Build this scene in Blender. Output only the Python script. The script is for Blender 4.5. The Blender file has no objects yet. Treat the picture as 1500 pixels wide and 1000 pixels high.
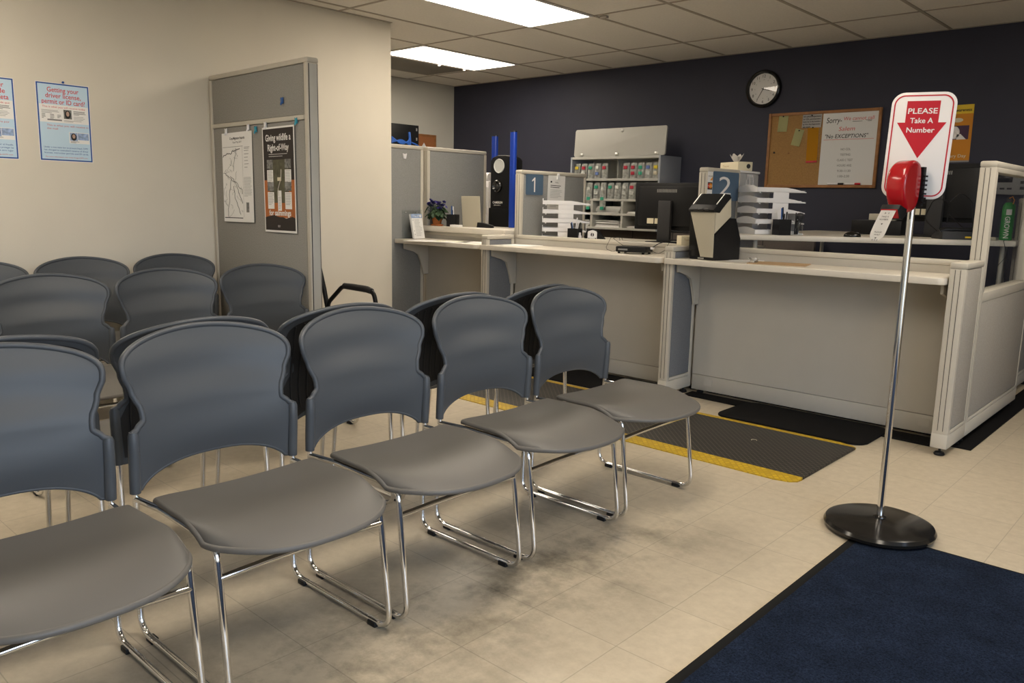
import bpy, bmesh, math, random
from mathutils import Matrix, Vector
random.seed(7)
PI = math.pi
SC = bpy.context.scene
COL = SC.collection

# ------------------------------------------------------------------ materials
def mat(name, col, rough=0.5, metal=0.0, var=0.0, scale=20.0, bump=0.0, bscale=200.0, spec=0.5, emit=None, estr=0.0, trans=0.0, ior=1.45, alpha=1.0, coat=0.0):
    m = bpy.data.materials.new(name); m.use_nodes = True
    nt = m.node_tree; b = nt.nodes['Principled BSDF']
    b.inputs['Base Color'].default_value = (*col, 1)
    b.inputs['Roughness'].default_value = rough
    b.inputs['Metallic'].default_value = metal
    b.inputs['Specular IOR Level'].default_value = spec
    b.inputs['IOR'].default_value = ior
    b.inputs['Transmission Weight'].default_value = trans
    b.inputs['Alpha'].default_value = alpha
    b.inputs['Coat Weight'].default_value = coat
    if emit:
        b.inputs['Emission Color'].default_value = (*emit, 1); b.inputs['Emission Strength'].default_value = estr
    tc = None
    if var > 0 or bump > 0:
        tc = nt.nodes.new('ShaderNodeTexCoord')
    if var > 0:
        n = nt.nodes.new('ShaderNodeTexNoise'); n.inputs['Scale'].default_value = scale; n.inputs['Detail'].default_value = 4
        nt.links.new(tc.outputs['Object'], n.inputs['Vector'])
        r = nt.nodes.new('ShaderNodeMapRange'); r.inputs[1].default_value = .3; r.inputs[2].default_value = .7
        r.inputs[3].default_value = 1 - var; r.inputs[4].default_value = 1 + var
        nt.links.new(n.outputs['Fac'], r.inputs[0])
        mx = nt.nodes.new('ShaderNodeVectorMath'); mx.operation = 'SCALE'
        mx.inputs[0].default_value = col
        nt.links.new(r.outputs[0], mx.inputs['Scale']); nt.links.new(mx.outputs[0], b.inputs['Base Color'])
    if bump > 0:
        n2 = nt.nodes.new('ShaderNodeTexNoise'); n2.inputs['Scale'].default_value = bscale; n2.inputs['Detail'].default_value = 3
        nt.links.new(tc.outputs['Object'], n2.inputs['Vector'])
        bp = nt.nodes.new('ShaderNodeBump'); bp.inputs['Strength'].default_value = bump; bp.inputs['Distance'].default_value = .002
        nt.links.new(n2.outputs['Fac'], bp.inputs['Height']); nt.links.new(bp.outputs[0], b.inputs['Normal'])
    return m

M = {}
M['cream_wall'] = mat('cream wall paint', (.665, .615, .52), .75, var=.02, scale=3, bump=.15, bscale=250)
M['alcove_wall'] = mat('pale grey wall paint', (.60, .585, .53), .75, var=.02, scale=3, bump=.15, bscale=250)
M['blue_wall'] = mat('dark navy wall paint', (.034, .036, .056), .6, var=.04, scale=4, bump=.15, bscale=250, spec=.35)
M['tile_ceiling'] = mat('ceiling tile', (.76, .725, .665), .9, var=.035, scale=60, bump=.3, bscale=400)
M['t_bar'] = mat('ceiling grid bar', (.37, .325, .27), .6)
M['trim'] = mat('warm grey panel trim', (.52, .485, .415), .5, var=.02, scale=10)
M['fabric'] = mat('grey panel fabric', (.25, .25, .245), .95, var=.13, scale=180, bump=.5, bscale=500, spec=.1)
M['fabric_tan'] = mat('grey tan panel fabric', (.29, .28, .26), .95, var=.14, scale=160, bump=.5, bscale=500, spec=.1)
M['fabric_shaded'] = mat('shaded grey panel fabric', (.19, .197, .21), .95, var=.12, scale=180, bump=.5, bscale=500, spec=.1)  # same fabric as the right end panels, with shade put into the colour
M['fabric_lit'] = mat('lit grey panel fabric', (.37, .345, .305), .95, var=.10, scale=180, bump=.5, bscale=500, spec=.1)  # same fabric as the low dividers, with brighter light put into the colour
M['laminate'] = mat('warm grey laminate', (.56, .52, .445), .45, var=.02, scale=8)
M['worktop'] = mat('pale laminate worktop', (.68, .63, .545), .35, var=.015, scale=30)
M['panel_face'] = mat('counter front panel', (.45, .425, .375), .55, var=.02, scale=6)
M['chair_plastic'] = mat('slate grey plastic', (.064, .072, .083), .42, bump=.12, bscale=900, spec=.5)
M['seat_plastic_lit'] = mat('lit grey seat plastic', (.120, .113, .103), .46, bump=.12, bscale=900)  # same grey as the backs, warm ceiling light put into the colour
M['rib_plastic'] = mat('black ribbed plastic', (.012, .012, .013), .6)
M['chrome'] = mat('chrome', (.80, .80, .80), .09, metal=1.0)
M['steel'] = mat('brushed steel', (.6, .6, .58), .3, metal=1.0)
M['rubber'] = mat('black rubber', (.010, .010, .010), .85, spec=.15)
M['black'] = mat('black plastic', (.010, .010, .011), .45, spec=.28)
M['black_gloss'] = mat('black gloss plastic', (.012, .011, .010), .16)
M['dark_grey'] = mat('dark grey plastic', (.035, .035, .037), .5, spec=.3)
M['mid_grey'] = mat('mid grey plastic', (.25, .25, .245), .5)
M['white'] = mat('white plastic', (.80, .79, .80), .4)
M['paper'] = mat('white paper', (.80, .79, .77), .85)
M['paper_blue'] = mat('pale blue paper', (.52, .68, .80), .85)
M['frosted'] = mat('frosted clear plastic', (.80, .82, .84), .3, trans=.55)
M['ink'] = mat('black ink', (.02, .02, .022), .8)
M['grey_ink'] = mat('grey ink', (.22, .22, .22), .8)
M['red_ink'] = mat('red ink', (.58, .06, .07), .8)
M['blue_ink'] = mat('blue border ink', (.02, .08, .32), .8)
M['sign_red'] = mat('sign red', (.52, .012, .028), .4)
M['sign_white'] = mat('sign white', (.82, .79, .78), .35)
M['disp_red'] = mat('glossy red plastic', (.40, .008, .012), .18, coat=.4)
M['placard'] = mat('blue placard', (.085, .14, .215), .4)
M['oak'] = mat('oak frame', (.30, .135, .045), .5, var=.15, scale=25)
M['cork'] = mat('cork', (.33, .185, .065), .9, var=.13, scale=120, bump=.4, bscale=300)
M['cork_red'] = mat('reddish cork', (.36, .14, .05), .9, var=.1, scale=80)
M['whiteboard'] = mat('whiteboard enamel', (.66, .66, .65), .25)
M['orange'] = mat('orange print', (.60, .23, .012), .6)
M['yellow'] = mat('yellow print', (.72, .50, .03), .6)
M['purple'] = mat('dark purple print', (.06, .025, .06), .6)
M['note_yellow'] = mat('pale yellow note', (.66, .66, .33), .85)
M['note_orange'] = mat('orange yellow envelope', (.75, .36, .015), .8)
M['black_print'] = mat('dark poster print', (.025, .018, .015), .6)
M['rust'] = mat('rust orange print', (.42, .13, .03), .6, var=.2, scale=6)
M['green_print'] = mat('dark olive print', (.09, .085, .05), .6, var=.35, scale=25)
M['grey_print'] = mat('grey photo print', (.18, .18, .17), .6, var=.6, scale=60)
M['skin_print'] = mat('printed skin tone', (.42, .28, .22), .7)
M['id_blue'] = mat('printed card blue', (.30, .40, .60), .7, var=.3, scale=60)
M['teal'] = mat('teal clip', (.03, .30, .42), .4)
M['blue_clip'] = mat('blue clip', (.03, .11, .34), .4)
M['blue_rod'] = mat('bright blue tube', (.008, .045, .36), .3)
M['terracotta'] = mat('terracotta', (.42, .13, .03), .7, var=.08, scale=30)
M['leaf'] = mat('leaf green', (.035, .07, .03), .6, var=.3, scale=40)
M['petal'] = mat('purple petal', (.05, .035, .24), .7, var=.2, scale=60)
M['soil'] = mat('soil', (.03, .02, .012), .95)
M['cream_card'] = mat('cream card', (.66, .60, .44), .8)
M['tan_card'] = mat('tan hardboard', (.42, .28, .15), .7, var=.08, scale=40)
M['beige_plate'] = mat('beige plastic', (.50, .46, .36), .4)
M['bottle_green'] = mat('bottle green', (.02, .26, .04), .35)
M['cable_blue'] = mat('blue cable', (.02, .10, .42), .5)
M['silver_lens'] = mat('pearl lens', (.62, .63, .60), .25)
M['packet'] = mat('clear packet', (.60, .61, .58), .3, var=.3, scale=40)
M['pk_red'] = mat('red label', (.40, .015, .04), .6)
M['pk_green'] = mat('green label', (.03, .32, .20), .6)
M['pk_yellow'] = mat('yellow label', (.60, .48, .03), .6)
M['pk_blue'] = mat('blue label', (.12, .18, .42), .6)
M['brown_panel'] = mat('brown grey fabric', (.13, .11, .10), .95, var=.1, scale=160)
M['hutch'] = mat('pale grey cabinet', (.47, .465, .43), .5, var=.02, scale=10)
M['hutch_side'] = mat('blue grey cabinet side', (.30, .32, .36), .5)
M['diffuser'] = mat('light diffuser', (.9, .88, .82), .5, emit=(1.0, .885, .73), estr=15.5)
M['vent'] = mat('vent grille', (.20, .185, .16), .7, var=.15, scale=300)
M['glass'] = mat('clear glass', (.95, .97, .97), .02, trans=1.0)
M['aluminium'] = mat('dark bronze aluminium', (.05, .045, .04), .4, metal=.6)
M['visa_blue'] = mat('card logo blue', (.03, .06, .25), .6)
M['mc_orange'] = mat('card logo orange', (.75, .28, .02), .6)
M['mc_red'] = mat('card logo red', (.55, .03, .02), .6)

def thin_glass(name):
    m = bpy.data.materials.new(name); m.use_nodes = True
    nt = m.node_tree; nt.nodes.remove(nt.nodes['Principled BSDF'])
    o = nt.nodes['Material Output']
    t = nt.nodes.new('ShaderNodeBsdfTransparent'); t.inputs[0].default_value = (.96, .97, .97, 1)
    g = nt.nodes.new('ShaderNodeBsdfGlossy'); g.inputs['Roughness'].default_value = .02
    lw = nt.nodes.new('ShaderNodeLayerWeight'); lw.inputs[0].default_value = .5
    pw = nt.nodes.new('ShaderNodeMath'); pw.operation = 'POWER'; pw.inputs[1].default_value = 4.0; nt.links.new(lw.outputs['Facing'], pw.inputs[0])
    ma = nt.nodes.new('ShaderNodeMath'); ma.operation = 'MULTIPLY_ADD'; ma.inputs[1].default_value = .5; ma.inputs[2].default_value = .04; nt.links.new(pw.outputs[0], ma.inputs[0])
    mx = nt.nodes.new('ShaderNodeMixShader')
    nt.links.new(ma.outputs[0], mx.inputs[0]); nt.links.new(t.outputs[0], mx.inputs[1]); nt.links.new(g.outputs[0], mx.inputs[2])
    nt.links.new(mx.outputs[0], o.inputs[0])
    return m
M['pane'] = thin_glass('thin window glass')

def floor_mat():
    m = bpy.data.materials.new('vinyl floor tile'); m.use_nodes = True
    nt = m.node_tree; N = nt.nodes; L = nt.links; b = N['Principled BSDF']
    tc = N.new('ShaderNodeTexCoord'); sp = N.new('ShaderNodeSeparateXYZ'); L.new(tc.outputs['Object'], sp.inputs[0])
    def mth(op, a, bb=None, c=None):
        n = N.new('ShaderNodeMath'); n.operation = op
        for i, v in enumerate((a, bb, c)):
            if v is None: continue
            if hasattr(v, 'links'): L.new(v, n.inputs[i])
            else: n.inputs[i].default_value = v
        return n.outputs[0]
    T = .3048
    ux = mth('DIVIDE', mth('ADD', sp.outputs[0], 1.4756 + 40 * T), T); uy = mth('DIVIDE', mth('ADD', sp.outputs[1], -1.4338 + 40 * T), T)
    def edge(u):
        f = mth('FRACT', u); return mth('MINIMUM', f, mth('SUBTRACT', 1.0, f))
    e = mth('MINIMUM', edge(ux), edge(uy))
    line = mth('SUBTRACT', 1.0, mth('MINIMUM', mth('DIVIDE', e, .0075), 1.0))
    cx = mth('FLOOR', ux); cy = mth('FLOOR', uy)
    cmb = N.new('ShaderNodeCombineXYZ'); L.new(cx, cmb.inputs[0]); L.new(cy, cmb.inputs[1])
    wn = N.new('ShaderNodeTexWhiteNoise'); wn.noise_dimensions = '3D'; L.new(cmb.outputs[0], wn.inputs['Vector'])
    # mottled chips
    n1 = N.new('ShaderNodeTexNoise'); n1.inputs['Scale'].default_value = 26; n1.inputs['Detail'].default_value = 6; n1.inputs['Roughness'].default_value = .65
    L.new(tc.outputs['Object'], n1.inputs['Vector'])
    ramp = N.new('ShaderNodeValToRGB'); L.new(n1.outputs['Fac'], ramp.inputs[0])
    ramp.color_ramp.elements[0].position = .30; ramp.color_ramp.elements[0].color = (.475, .405, .300, 1)
    ramp.color_ramp.elements[1].position = .70; ramp.color_ramp.elements[1].color = (.565, .490, .370, 1)
    # scuffed traffic dirt and painted-in chair shade along the front of the chair row
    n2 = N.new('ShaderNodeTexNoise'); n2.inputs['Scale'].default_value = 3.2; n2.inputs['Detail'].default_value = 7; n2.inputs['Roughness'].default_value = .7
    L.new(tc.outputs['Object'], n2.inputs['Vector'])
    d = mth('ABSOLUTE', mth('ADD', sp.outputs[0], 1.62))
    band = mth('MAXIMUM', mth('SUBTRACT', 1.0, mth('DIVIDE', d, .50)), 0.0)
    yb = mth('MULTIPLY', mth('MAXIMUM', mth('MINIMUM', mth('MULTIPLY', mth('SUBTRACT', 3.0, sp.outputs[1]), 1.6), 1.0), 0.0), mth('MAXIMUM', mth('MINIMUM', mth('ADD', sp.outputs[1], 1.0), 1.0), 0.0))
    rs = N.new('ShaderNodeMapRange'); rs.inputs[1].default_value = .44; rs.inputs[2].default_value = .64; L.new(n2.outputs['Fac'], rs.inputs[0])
    dirt_shade = mth('MULTIPLY', mth('MULTIPLY', band, yb), mth('MULTIPLY', rs.outputs[0], .72))
    k = mth('MULTIPLY', mth('SUBTRACT', 1.0, dirt_shade), mth('ADD', mth('MULTIPLY', wn.outputs['Value'], .05), .96))
    k = mth('MULTIPLY', k, mth('SUBTRACT', 1.0, mth('MULTIPLY', line, .38)))
    vm = N.new('ShaderNodeVectorMath'); vm.operation = 'SCALE'; L.new(ramp.outputs[0], vm.inputs[0]); L.new(k, vm.inputs['Scale'])
    L.new(vm.outputs[0], b.inputs['Base Color'])
    rr = mth('ADD', mth('MULTIPLY', n2.outputs['Fac'], .25), .26); L.new(rr, b.inputs['Roughness'])
    b.inputs['Specular IOR Level'].default_value = .4
    return m
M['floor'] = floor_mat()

def rug_mat():
    m = mat('navy carpet pile', (.012, .022, .052), .95, spec=.1)
    nt = m.node_tree; N = nt.nodes; L = nt.links; b = N['Principled BSDF']
    tc = N.new('ShaderNodeTexCoord')
    n = N.new('ShaderNodeTexNoise'); n.inputs['Scale'].default_value = 170; n.inputs['Detail'].default_value = 6; n.inputs['Roughness'].default_value = .8
    n3 = N.new('ShaderNodeTexNoise'); n3.inputs['Scale'].default_value = 9; n3.inputs['Detail'].default_value = 4
    L.new(tc.outputs['Object'], n.inputs['Vector']); L.new(tc.outputs['Object'], n3.inputs['Vector'])
    r = N.new('ShaderNodeValToRGB'); L.new(n.outputs['Fac'], r.inputs[0])
    r.color_ramp.elements[0].position = .36; r.color_ramp.elements[0].color = (.003, .005, .011, 1)
    r.color_ramp.elements[1].position = .66; r.color_ramp.elements[1].color = (.026, .042, .085, 1)
    mr = N.new('ShaderNodeMapRange'); mr.inputs[1].default_value = .3; mr.inputs[2].default_value = .7; mr.inputs[3].default_value = .75; mr.inputs[4].default_value = 1.25
    L.new(n3.outputs['Fac'], mr.inputs[0])
    vm = N.new('ShaderNodeVectorMath'); vm.operation = 'SCALE'; L.new(r.outputs[0], vm.inputs[0]); L.new(mr.outputs[0], vm.inputs['Scale'])
    L.new(vm.outputs[0], b.inputs['Base Color'])
    bp = N.new('ShaderNodeBump'); bp.inputs['Strength'].default_value = .9; bp.inputs['Distance'].default_value = .006
    L.new(n.outputs['Fac'], bp.inputs['Height']); L.new(bp.outputs[0], b.inputs['Normal'])
    return m
M['rug'] = rug_mat()

def diamond_mat(name, col, hi):
    m = mat(name, col, .55)
    nt = m.node_tree; N = nt.nodes; L = nt.links; b = N['Principled BSDF']
    tc = N.new('ShaderNodeTexCoord'); mp = N.new('ShaderNodeMapping'); mp.inputs['Rotation'].default_value = (0, 0, PI / 4)
    L.new(tc.outputs['Object'], mp.inputs['Vector'])
    ck = N.new('ShaderNodeTexBrick'); ck.inputs['Scale'].default_value = 34; ck.inputs['Mortar Size'].default_value = .10
    ck.inputs['Brick Width'].default_value = .8; ck.inputs['Row Height'].default_value = .8
    ck.inputs['Color1'].default_value = (*col, 1); ck.inputs['Color2'].default_value = tuple(c * .75 for c in col) + (1,); ck.inputs['Mortar'].default_value = (*hi, 1)
    L.new(mp.outputs[0], ck.inputs['Vector']); L.new(ck.outputs['Color'], b.inputs['Base Color'])
    bp = N.new('ShaderNodeBump'); bp.inputs['Strength'].default_value = .5; bp.inputs['Distance'].default_value = .003
    L.new(ck.outputs['Fac'], bp.inputs['Height']); L.new(bp.outputs[0], b.inputs['Normal'])
    return m
M['mat_black'] = diamond_mat('black diamond plate rubber', (.013, .0115, .0095), (.058, .050, .040))
M['mat_yellow'] = diamond_mat('yellow safety edge', (.56, .37, .012), (.40, .25, .008))
M['mat_plain'] = mat('black floor mat', (.007, .0065, .0065), .9, spec=.15, var=.3, scale=150, bump=.6, bscale=400)

# ------------------------------------------------------------------ mesh builder
class MB:
    def __init__(s): s.b = bmesh.new()
    def _xf(s, verts, mx):
        if mx is not None: bmesh.ops.transform(s.b, matrix=mx, verts=verts)
    def box(s, lo, hi, bev=0.0, mx=None, seg=2):
        c = [(a + d) / 2 for a, d in zip(lo, hi)]; d = [abs(q - p) for p, q in zip(lo, hi)]
        r = bmesh.ops.create_cube(s.b, size=1.0, matrix=Matrix.Translation(c) @ Matrix.Diagonal((*d, 1)))
        vs = r['verts']
        if bev > 0:
            es = list({e for v in vs for e in v.link_edges})
            r2 = bmesh.ops.bevel(s.b, geom=es, offset=min(bev, min(d) * .45), segments=seg, affect='EDGES', profile=.5)
            vs = list({v for f in r2['faces'] for v in f.verts} | {v for v in vs if v.is_valid})
            # collect whole island
            seen = set(vs); st = list(vs)
            while st:
                v = st.pop()
                for e in v.link_edges:
                    o = e.other_vert(v)
                    if o not in seen: seen.add(o); st.append(o)
            vs = list(seen)
        s._xf(vs, mx); return s
    def tube(s, pts, r, n=10, mx=None, caps=True, closed=False):
        pts = [Vector(p) for p in pts]; rs = r if isinstance(r, (list, tuple)) else [r] * len(pts)
        m = len(pts); rings = []; up = None
        for i, p in enumerate(pts):
            if closed: t = pts[(i + 1) % m] - pts[i - 1]
            else: t = pts[min(i + 1, m - 1)] - pts[max(i - 1, 0)]
            t.normalize()
            if up is None:
                a = Vector((0, 0, 1)) if abs(t.z) < .9 else Vector((1, 0, 0)); up = (a - t * a.dot(t)).normalized()
            else:
                up = (up - t * up.dot(t))
                if up.length < 1e-6: up = t.orthogonal()
                up.normalize()
            w = t.cross(up)
            rings.append([s.b.verts.new(p + (up * math.cos(2 * PI * k / n) + w * math.sin(2 * PI * k / n)) * rs[i]) for k in range(n)])
        for i in range(m if closed else m - 1):
            A, B = rings[i], rings[(i + 1) % m]
            for k in range(n): s.b.faces.new((A[k], A[(k + 1) % n], B[(k + 1) % n], B[k]))
        if caps and not closed:
            s.b.faces.new(rings[0][::-1]); s.b.faces.new(rings[-1])
        s._xf([v for R in rings for v in R], mx); return s
    def cyl(s, c, r, h, n=24, r2=None, mx=None):
        return s.lathe([(0, 0), (r, 0), (r if r2 is None else r2, h), (0, h)], n, Matrix.Translation(c) if mx is None else mx @ Matrix.Translation(c))
    def lathe(s, prof, n=32, mx=None):
        rings = []; allv = []
        for r, z in prof:
            if r < 1e-7: ring = [s.b.verts.new((0, 0, z))]
            else: ring = [s.b.verts.new((r * math.cos(2 * PI * k / n), r * math.sin(2 * PI * k / n), z)) for k in range(n)]
            rings.append(ring); allv += ring
        for A, B in zip(rings, rings[1:]):
            for k in range(n):
                k2 = (k + 1) % n
                if len(A) == 1 and len(B) == 1: break
                if len(A) == 1: s.b.faces.new((A[0], B[k], B[k2]))
                elif len(B) == 1: s.b.faces.new((A[k], B[0], A[k2]))
                else: s.b.faces.new((A[k], A[k2], B[k2], B[k]))
        s._xf(allv, mx); return s
    def prism(s, poly, z0, z1, mx=None, bev=0.0):
        a = [s.b.verts.new((x, y, z0)) for x, y in poly]; c = [s.b.verts.new((x, y, z1)) for x, y in poly]
        n = len(poly); fs = []
        fs.append(s.b.faces.new(a[::-1])); fs.append(s.b.faces.new(c))
        for k in range(n): fs.append(s.b.faces.new((a[k], a[(k + 1) % n], c[(k + 1) % n], c[k])))
        vs = a + c
        if bev > 0:
            es = list({e for f in fs[:2] for e in f.edges})
            r = bmesh.ops.bevel(s.b, geom=es, offset=bev, segments=2, affect='EDGES', profile=.5)
            seen = {v for f in r['faces'] for v in f.verts}; st = list(seen)
            while st:
                v = st.pop()
                for e in v.link_edges:
                    o = e.other_vert(v)
                    if o not in seen: seen.add(o); st.append(o)
            vs = list(seen)
        s._xf(vs, mx); return s
    def grid(s, rows, mx=None, closed=False):
        V = [[s.b.verts.new(p) for p in r] for r in rows]
        for A, B in zip(V, V[1:]):
            for k in range(len(A) - 1): s.b.faces.new((A[k], A[k + 1], B[k + 1], B[k]))
        s._xf([v for r in V for v in r], mx); return V
    def sphere(s, c, r, mx=None, sc=(1, 1, 1), u=16, v=10):
        q = Matrix.Translation(c) @ Matrix.Diagonal((*sc, 1))
        if mx is not None: q = mx @ q
        bmesh.ops.create_uvsphere(s.b, u_segments=u, v_segments=v, radius=r, matrix=q); return s
    def quad(s, pts, mx=None):
        vs = [s.b.verts.new(p) for p in pts]; s.b.faces.new(vs); s._xf(vs, mx); return s
    def rect(s, x, y, w, h, z=0.0, mx=None, t=.0004):
        return s.box((x, y, z), (x + w, y + h, z + t), 0, mx)
    def text(s, txt, x, y, size, z=0.0, width=None, align='LEFT', mx=None, bold=0.0, shear=0.0):
        cu = bpy.data.curves.new('t', 'FONT'); cu.body = txt; cu.size = size; cu.resolution_u = 3; cu.align_x = 'LEFT'
        cu.offset = bold; cu.shear = shear; cu.space_line = .9
        o = bpy.data.objects.new('t', cu); COL.objects.link(o)
        dg = bpy.context.evaluated_depsgraph_get(); dg.update()
        me = bpy.data.meshes.new_from_object(o.evaluated_get(dg))
        bpy.data.objects.remove(o); bpy.data.curves.remove(cu)
        if len(me.vertices) == 0: bpy.data.meshes.remove(me); return s
        xs = [v.co.x for v in me.vertices]; x0, x1 = min(xs), max(xs)
        k = (width / (x1 - x0)) if width else 1.0
        w = (x1 - x0) * k
        ox = x - (w / 2 if align == 'CENTER' else w if align == 'RIGHT' else 0)
        mxx = Matrix.Translation((ox - x0 * k, y, z)) @ Matrix.Diagonal((k, 1, 1, 1))
        me.transform(mxx if mx is None else mx @ mxx)
        s.b.from_mesh(me); bpy.data.meshes.remove(me); return s
    def build(s, name, m, parent=None, smooth=True, ang=35, kind=None, label=None, recalc=True):
        if recalc: bmesh.ops.recalc_face_normals(s.b, faces=s.b.faces[:])
        me = bpy.data.meshes.new(name); s.b.to_mesh(me); s.b.free()
        me.materials.append(M[m] if isinstance(m, str) else m)
        if smooth:
            me.shade_smooth(); me.set_sharp_from_angle(angle=math.radians(ang))
        o = bpy.data.objects.new(name, me); COL.objects.link(o)
        if parent is not None: o.parent = parent
        if kind: o['kind'] = kind
        if label: o['label'] = label
        return o

def tag(o, label, cat, group=None, kind=None):
    o['label'] = label; o['category'] = cat
    if group: o['group'] = group
    if kind: o['kind'] = kind
    return o
def thing(name, label, cat, loc=(0, 0, 0), rz=0.0, group=None, mx=None):
    o = bpy.data.objects.new(name, None); COL.objects.link(o); o.empty_display_size = .1
    if mx is not None: o.matrix_world = mx
    else: o.location = loc; o.rotation_euler = (0, 0, rz)
    return tag(o, label, cat, group)
def copy_tree(o, parent=None):
    c = o.copy(); COL.objects.link(c); c.parent = parent
    for ch in list(o.children): copy_tree(ch, c)
    return c
def frame(o, right, up):
    r = Vector(right).normalized(); u = Vector(up).normalized(); n = r.cross(u)
    return Matrix(((r.x, u.x, n.x, o[0]), (r.y, u.y, n.y, o[1]), (r.z, u.z, n.z, o[2]), (0, 0, 0, 1)))
def rot_to(axis_from_z):  # matrix turning +Z to the given direction
    return Vector((0, 0, 1)).rotation_difference(Vector(axis_from_z).normalized()).to_matrix().to_4x4()
def arc(c, r, a0, a1, n, plane):
    out = []
    for i in range(n + 1):
        a = a0 + (a1 - a0) * i / n; u, v = r * math.cos(a), r * math.sin(a)
        out.append(plane(c, u, v))
    return out
def fillet(pts, r, n=6):
    """round the inner corners of a polyline"""
    P = [Vector(p) for p in pts]; out = [P[0]]
    rr = r if isinstance(r, (list, tuple)) else [r] * (len(P) - 2)
    for i in range(1, len(P) - 1):
        a, b, c = P[i - 1], P[i], P[i + 1]; u = (a - b).normalized(); v = (c - b).normalized()
        ang = u.angle(v); d = min(rr[i - 1] / math.tan(ang / 2), (a - b).length * .49, (c - b).length * .49)
        p0, p1 = b + u * d, b + v * d
        for k in range(n + 1):
            t = k / n; out.append(p0 * (1 - t) ** 2 + b * 2 * t * (1 - t) + p1 * t * t)
    out.append(P[-1]); return out
def rrect(w, h, r, n=6, cx=0, cy=0):
    out = []
    for sx, sy, a in ((1, -1, -PI / 2), (1, 1, 0), (-1, 1, PI / 2), (-1, -1, PI)):
        for i in range(n + 1):
            t = a + PI / 2 * i / n; out.append((cx + sx * (w / 2 - r) + r * math.cos(t), cy + sy * (h / 2 - r) + r * math.sin(t)))
    return out

# ------------------------------------------------------------------ camera
XL, YB, ZC, XA = -5.06, 6.78, 2.53, -7.20     # left wall, back wall, ceiling, alcove wall
YE = 4.10                                      # end of the left wall
cam = bpy.data.cameras.new('camera'); co = bpy.data.objects.new('camera', cam); COL.objects.link(co)
F, YAW, PITCH, ROLL, HC = 1181.1178, .74020, .17250, .0207, 1.218
cam.sensor_width = 36; cam.lens = F / 1500 * 36; cam.clip_start = .05
fwd = Vector((-math.sin(YAW) * math.cos(PITCH), math.cos(YAW) * math.cos(PITCH), -math.sin(PITCH)))
rt = Vector((math.cos(YAW), math.sin(YAW), 0)); up = rt.cross(fwd)
r2 = math.cos(ROLL) * rt + math.sin(ROLL) * up; u2 = -math.sin(ROLL) * rt + math.cos(ROLL) * up
co.matrix_world = Matrix(((r2.x, u2.x, -fwd.x, 0), (r2.y, u2.y, -fwd.y, 0), (r2.z, u2.z, -fwd.z, HC), (0, 0, 0, 1)))
SC.camera = co

# ------------------------------------------------------------------ room shell
def struct(name, mb, m, parent=None, **k):
    o = mb.build(name, m, parent, **k)
    if parent is None: o['kind'] = 'structure'; o['category'] = name.split('_')[0]; 
    return o
XR, YF = 2.80, -2.60
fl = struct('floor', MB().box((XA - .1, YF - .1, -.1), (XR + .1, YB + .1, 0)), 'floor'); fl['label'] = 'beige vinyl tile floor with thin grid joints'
W = struct('wall_left', MB().box((XA - .1, YF - .1, 0), (XL, YE, ZC)), 'cream_wall'); W['label'] = 'cream painted wall behind the waiting chairs'
W = struct('wall_alcove', MB().box((XA - .1, YE, 0), (XA, YB + .1, ZC)), 'alcove_wall'); W['label'] = 'pale wall at the far left behind the grey partitions'
W = struct('wall_back', MB().box((XA, YB, 0), (XR + .1, YB + .1, ZC)), 'blue_wall'); W['label'] = 'dark navy wall behind the service counters'
W = struct('wall_front', MB().box((XL, YF - .1, 0), (XR + .1, YF, ZC)), 'cream_wall'); W['label'] = 'cream wall behind the viewer'
# window wall on the right: openings glazed from knee height to head height
WY0, WY1, WZ0, WZ1 = -2.2, 2.3, .12, 2.36
mb = MB()
mb.box((XR, YF, 0), (XR + .1, YB, WZ0)); mb.box((XR, YF, WZ1), (XR + .1, YB, ZC))
mb.box((XR, YF, WZ0), (XR + .1, WY0, WZ1)); mb.box((XR, WY1, WZ0), (XR + .1, YB, WZ1))
W = struct('wall_right', mb, 'cream_wall'); W['label'] = 'cream wall with storefront windows on the right'
nb = 4; wb = (WY1 - WY0) / nb
for i in range(nb):
    y0 = WY0 + i * wb; y1 = y0 + wb
    f = MB(); t = .045
    f.box((XR + .02, y0, WZ0), (XR + .08, y0 + t, WZ1)); f.box((XR + .02, y1 - t, WZ0), (XR + .08, y1, WZ1))
    f.box((XR + .02, y0 + t, WZ0), (XR + .08, y1 - t, WZ0 + t)); f.box((XR + .02, y0 + t, WZ1 - t), (XR + .08, y1 - t, WZ1))
    o = struct('window_%d' % (i + 1), f, 'aluminium'); o['label'] = 'tall storefront window with dark frame'
    MB().box((XR + .045, y0 + t, WZ0 + t), (XR + .051, y1 - t, WZ1 - t)).build('window_pane', 'pane', o)
# ceiling with grid bars
ce = struct('ceiling', MB().box((XA - .1, YF - .1, ZC), (XR + .1, YB + .1, ZC + .1)), 'tile_ceiling'); ce['label'] = 'suspended ceiling of off white rectangular tiles'
G, GX, GY = .6096, -4.304, 6.056
gb = MB()
i = -5
while GX + i * G < XR:
    x = GX + i * G
    if x > XA:
        gb.box((x - .012, YF if x > XL else YE, ZC - .004), (x + .012, YB, ZC))
    i += 1
j = -8
while GY + j * 2 * G < YB:
    y = GY + j * 2 * G
    if y > YF: gb.box((XL if y < YE else XA, y - .011, ZC - .0035), (XR, y + .011, ZC))
    j += 1
gb.build('ceiling_grid', 't_bar', ce)
ag = MB()   # wall angle trim
ag.box((XL, YF, ZC - .004), (XL + .022, YE, ZC)); ag.box((XA, YB - .022, ZC - .004), (XR, YB, ZC)); ag.box((XA, YE, ZC - .004), (XA + .022, YB, ZC))
ag.build('wall_angle', 't_bar', ce)
bb = struct('baseboard_left', MB().box((XL, YF, 0), (XL + .012, YE, .10), .003), 'dark_grey')
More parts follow.
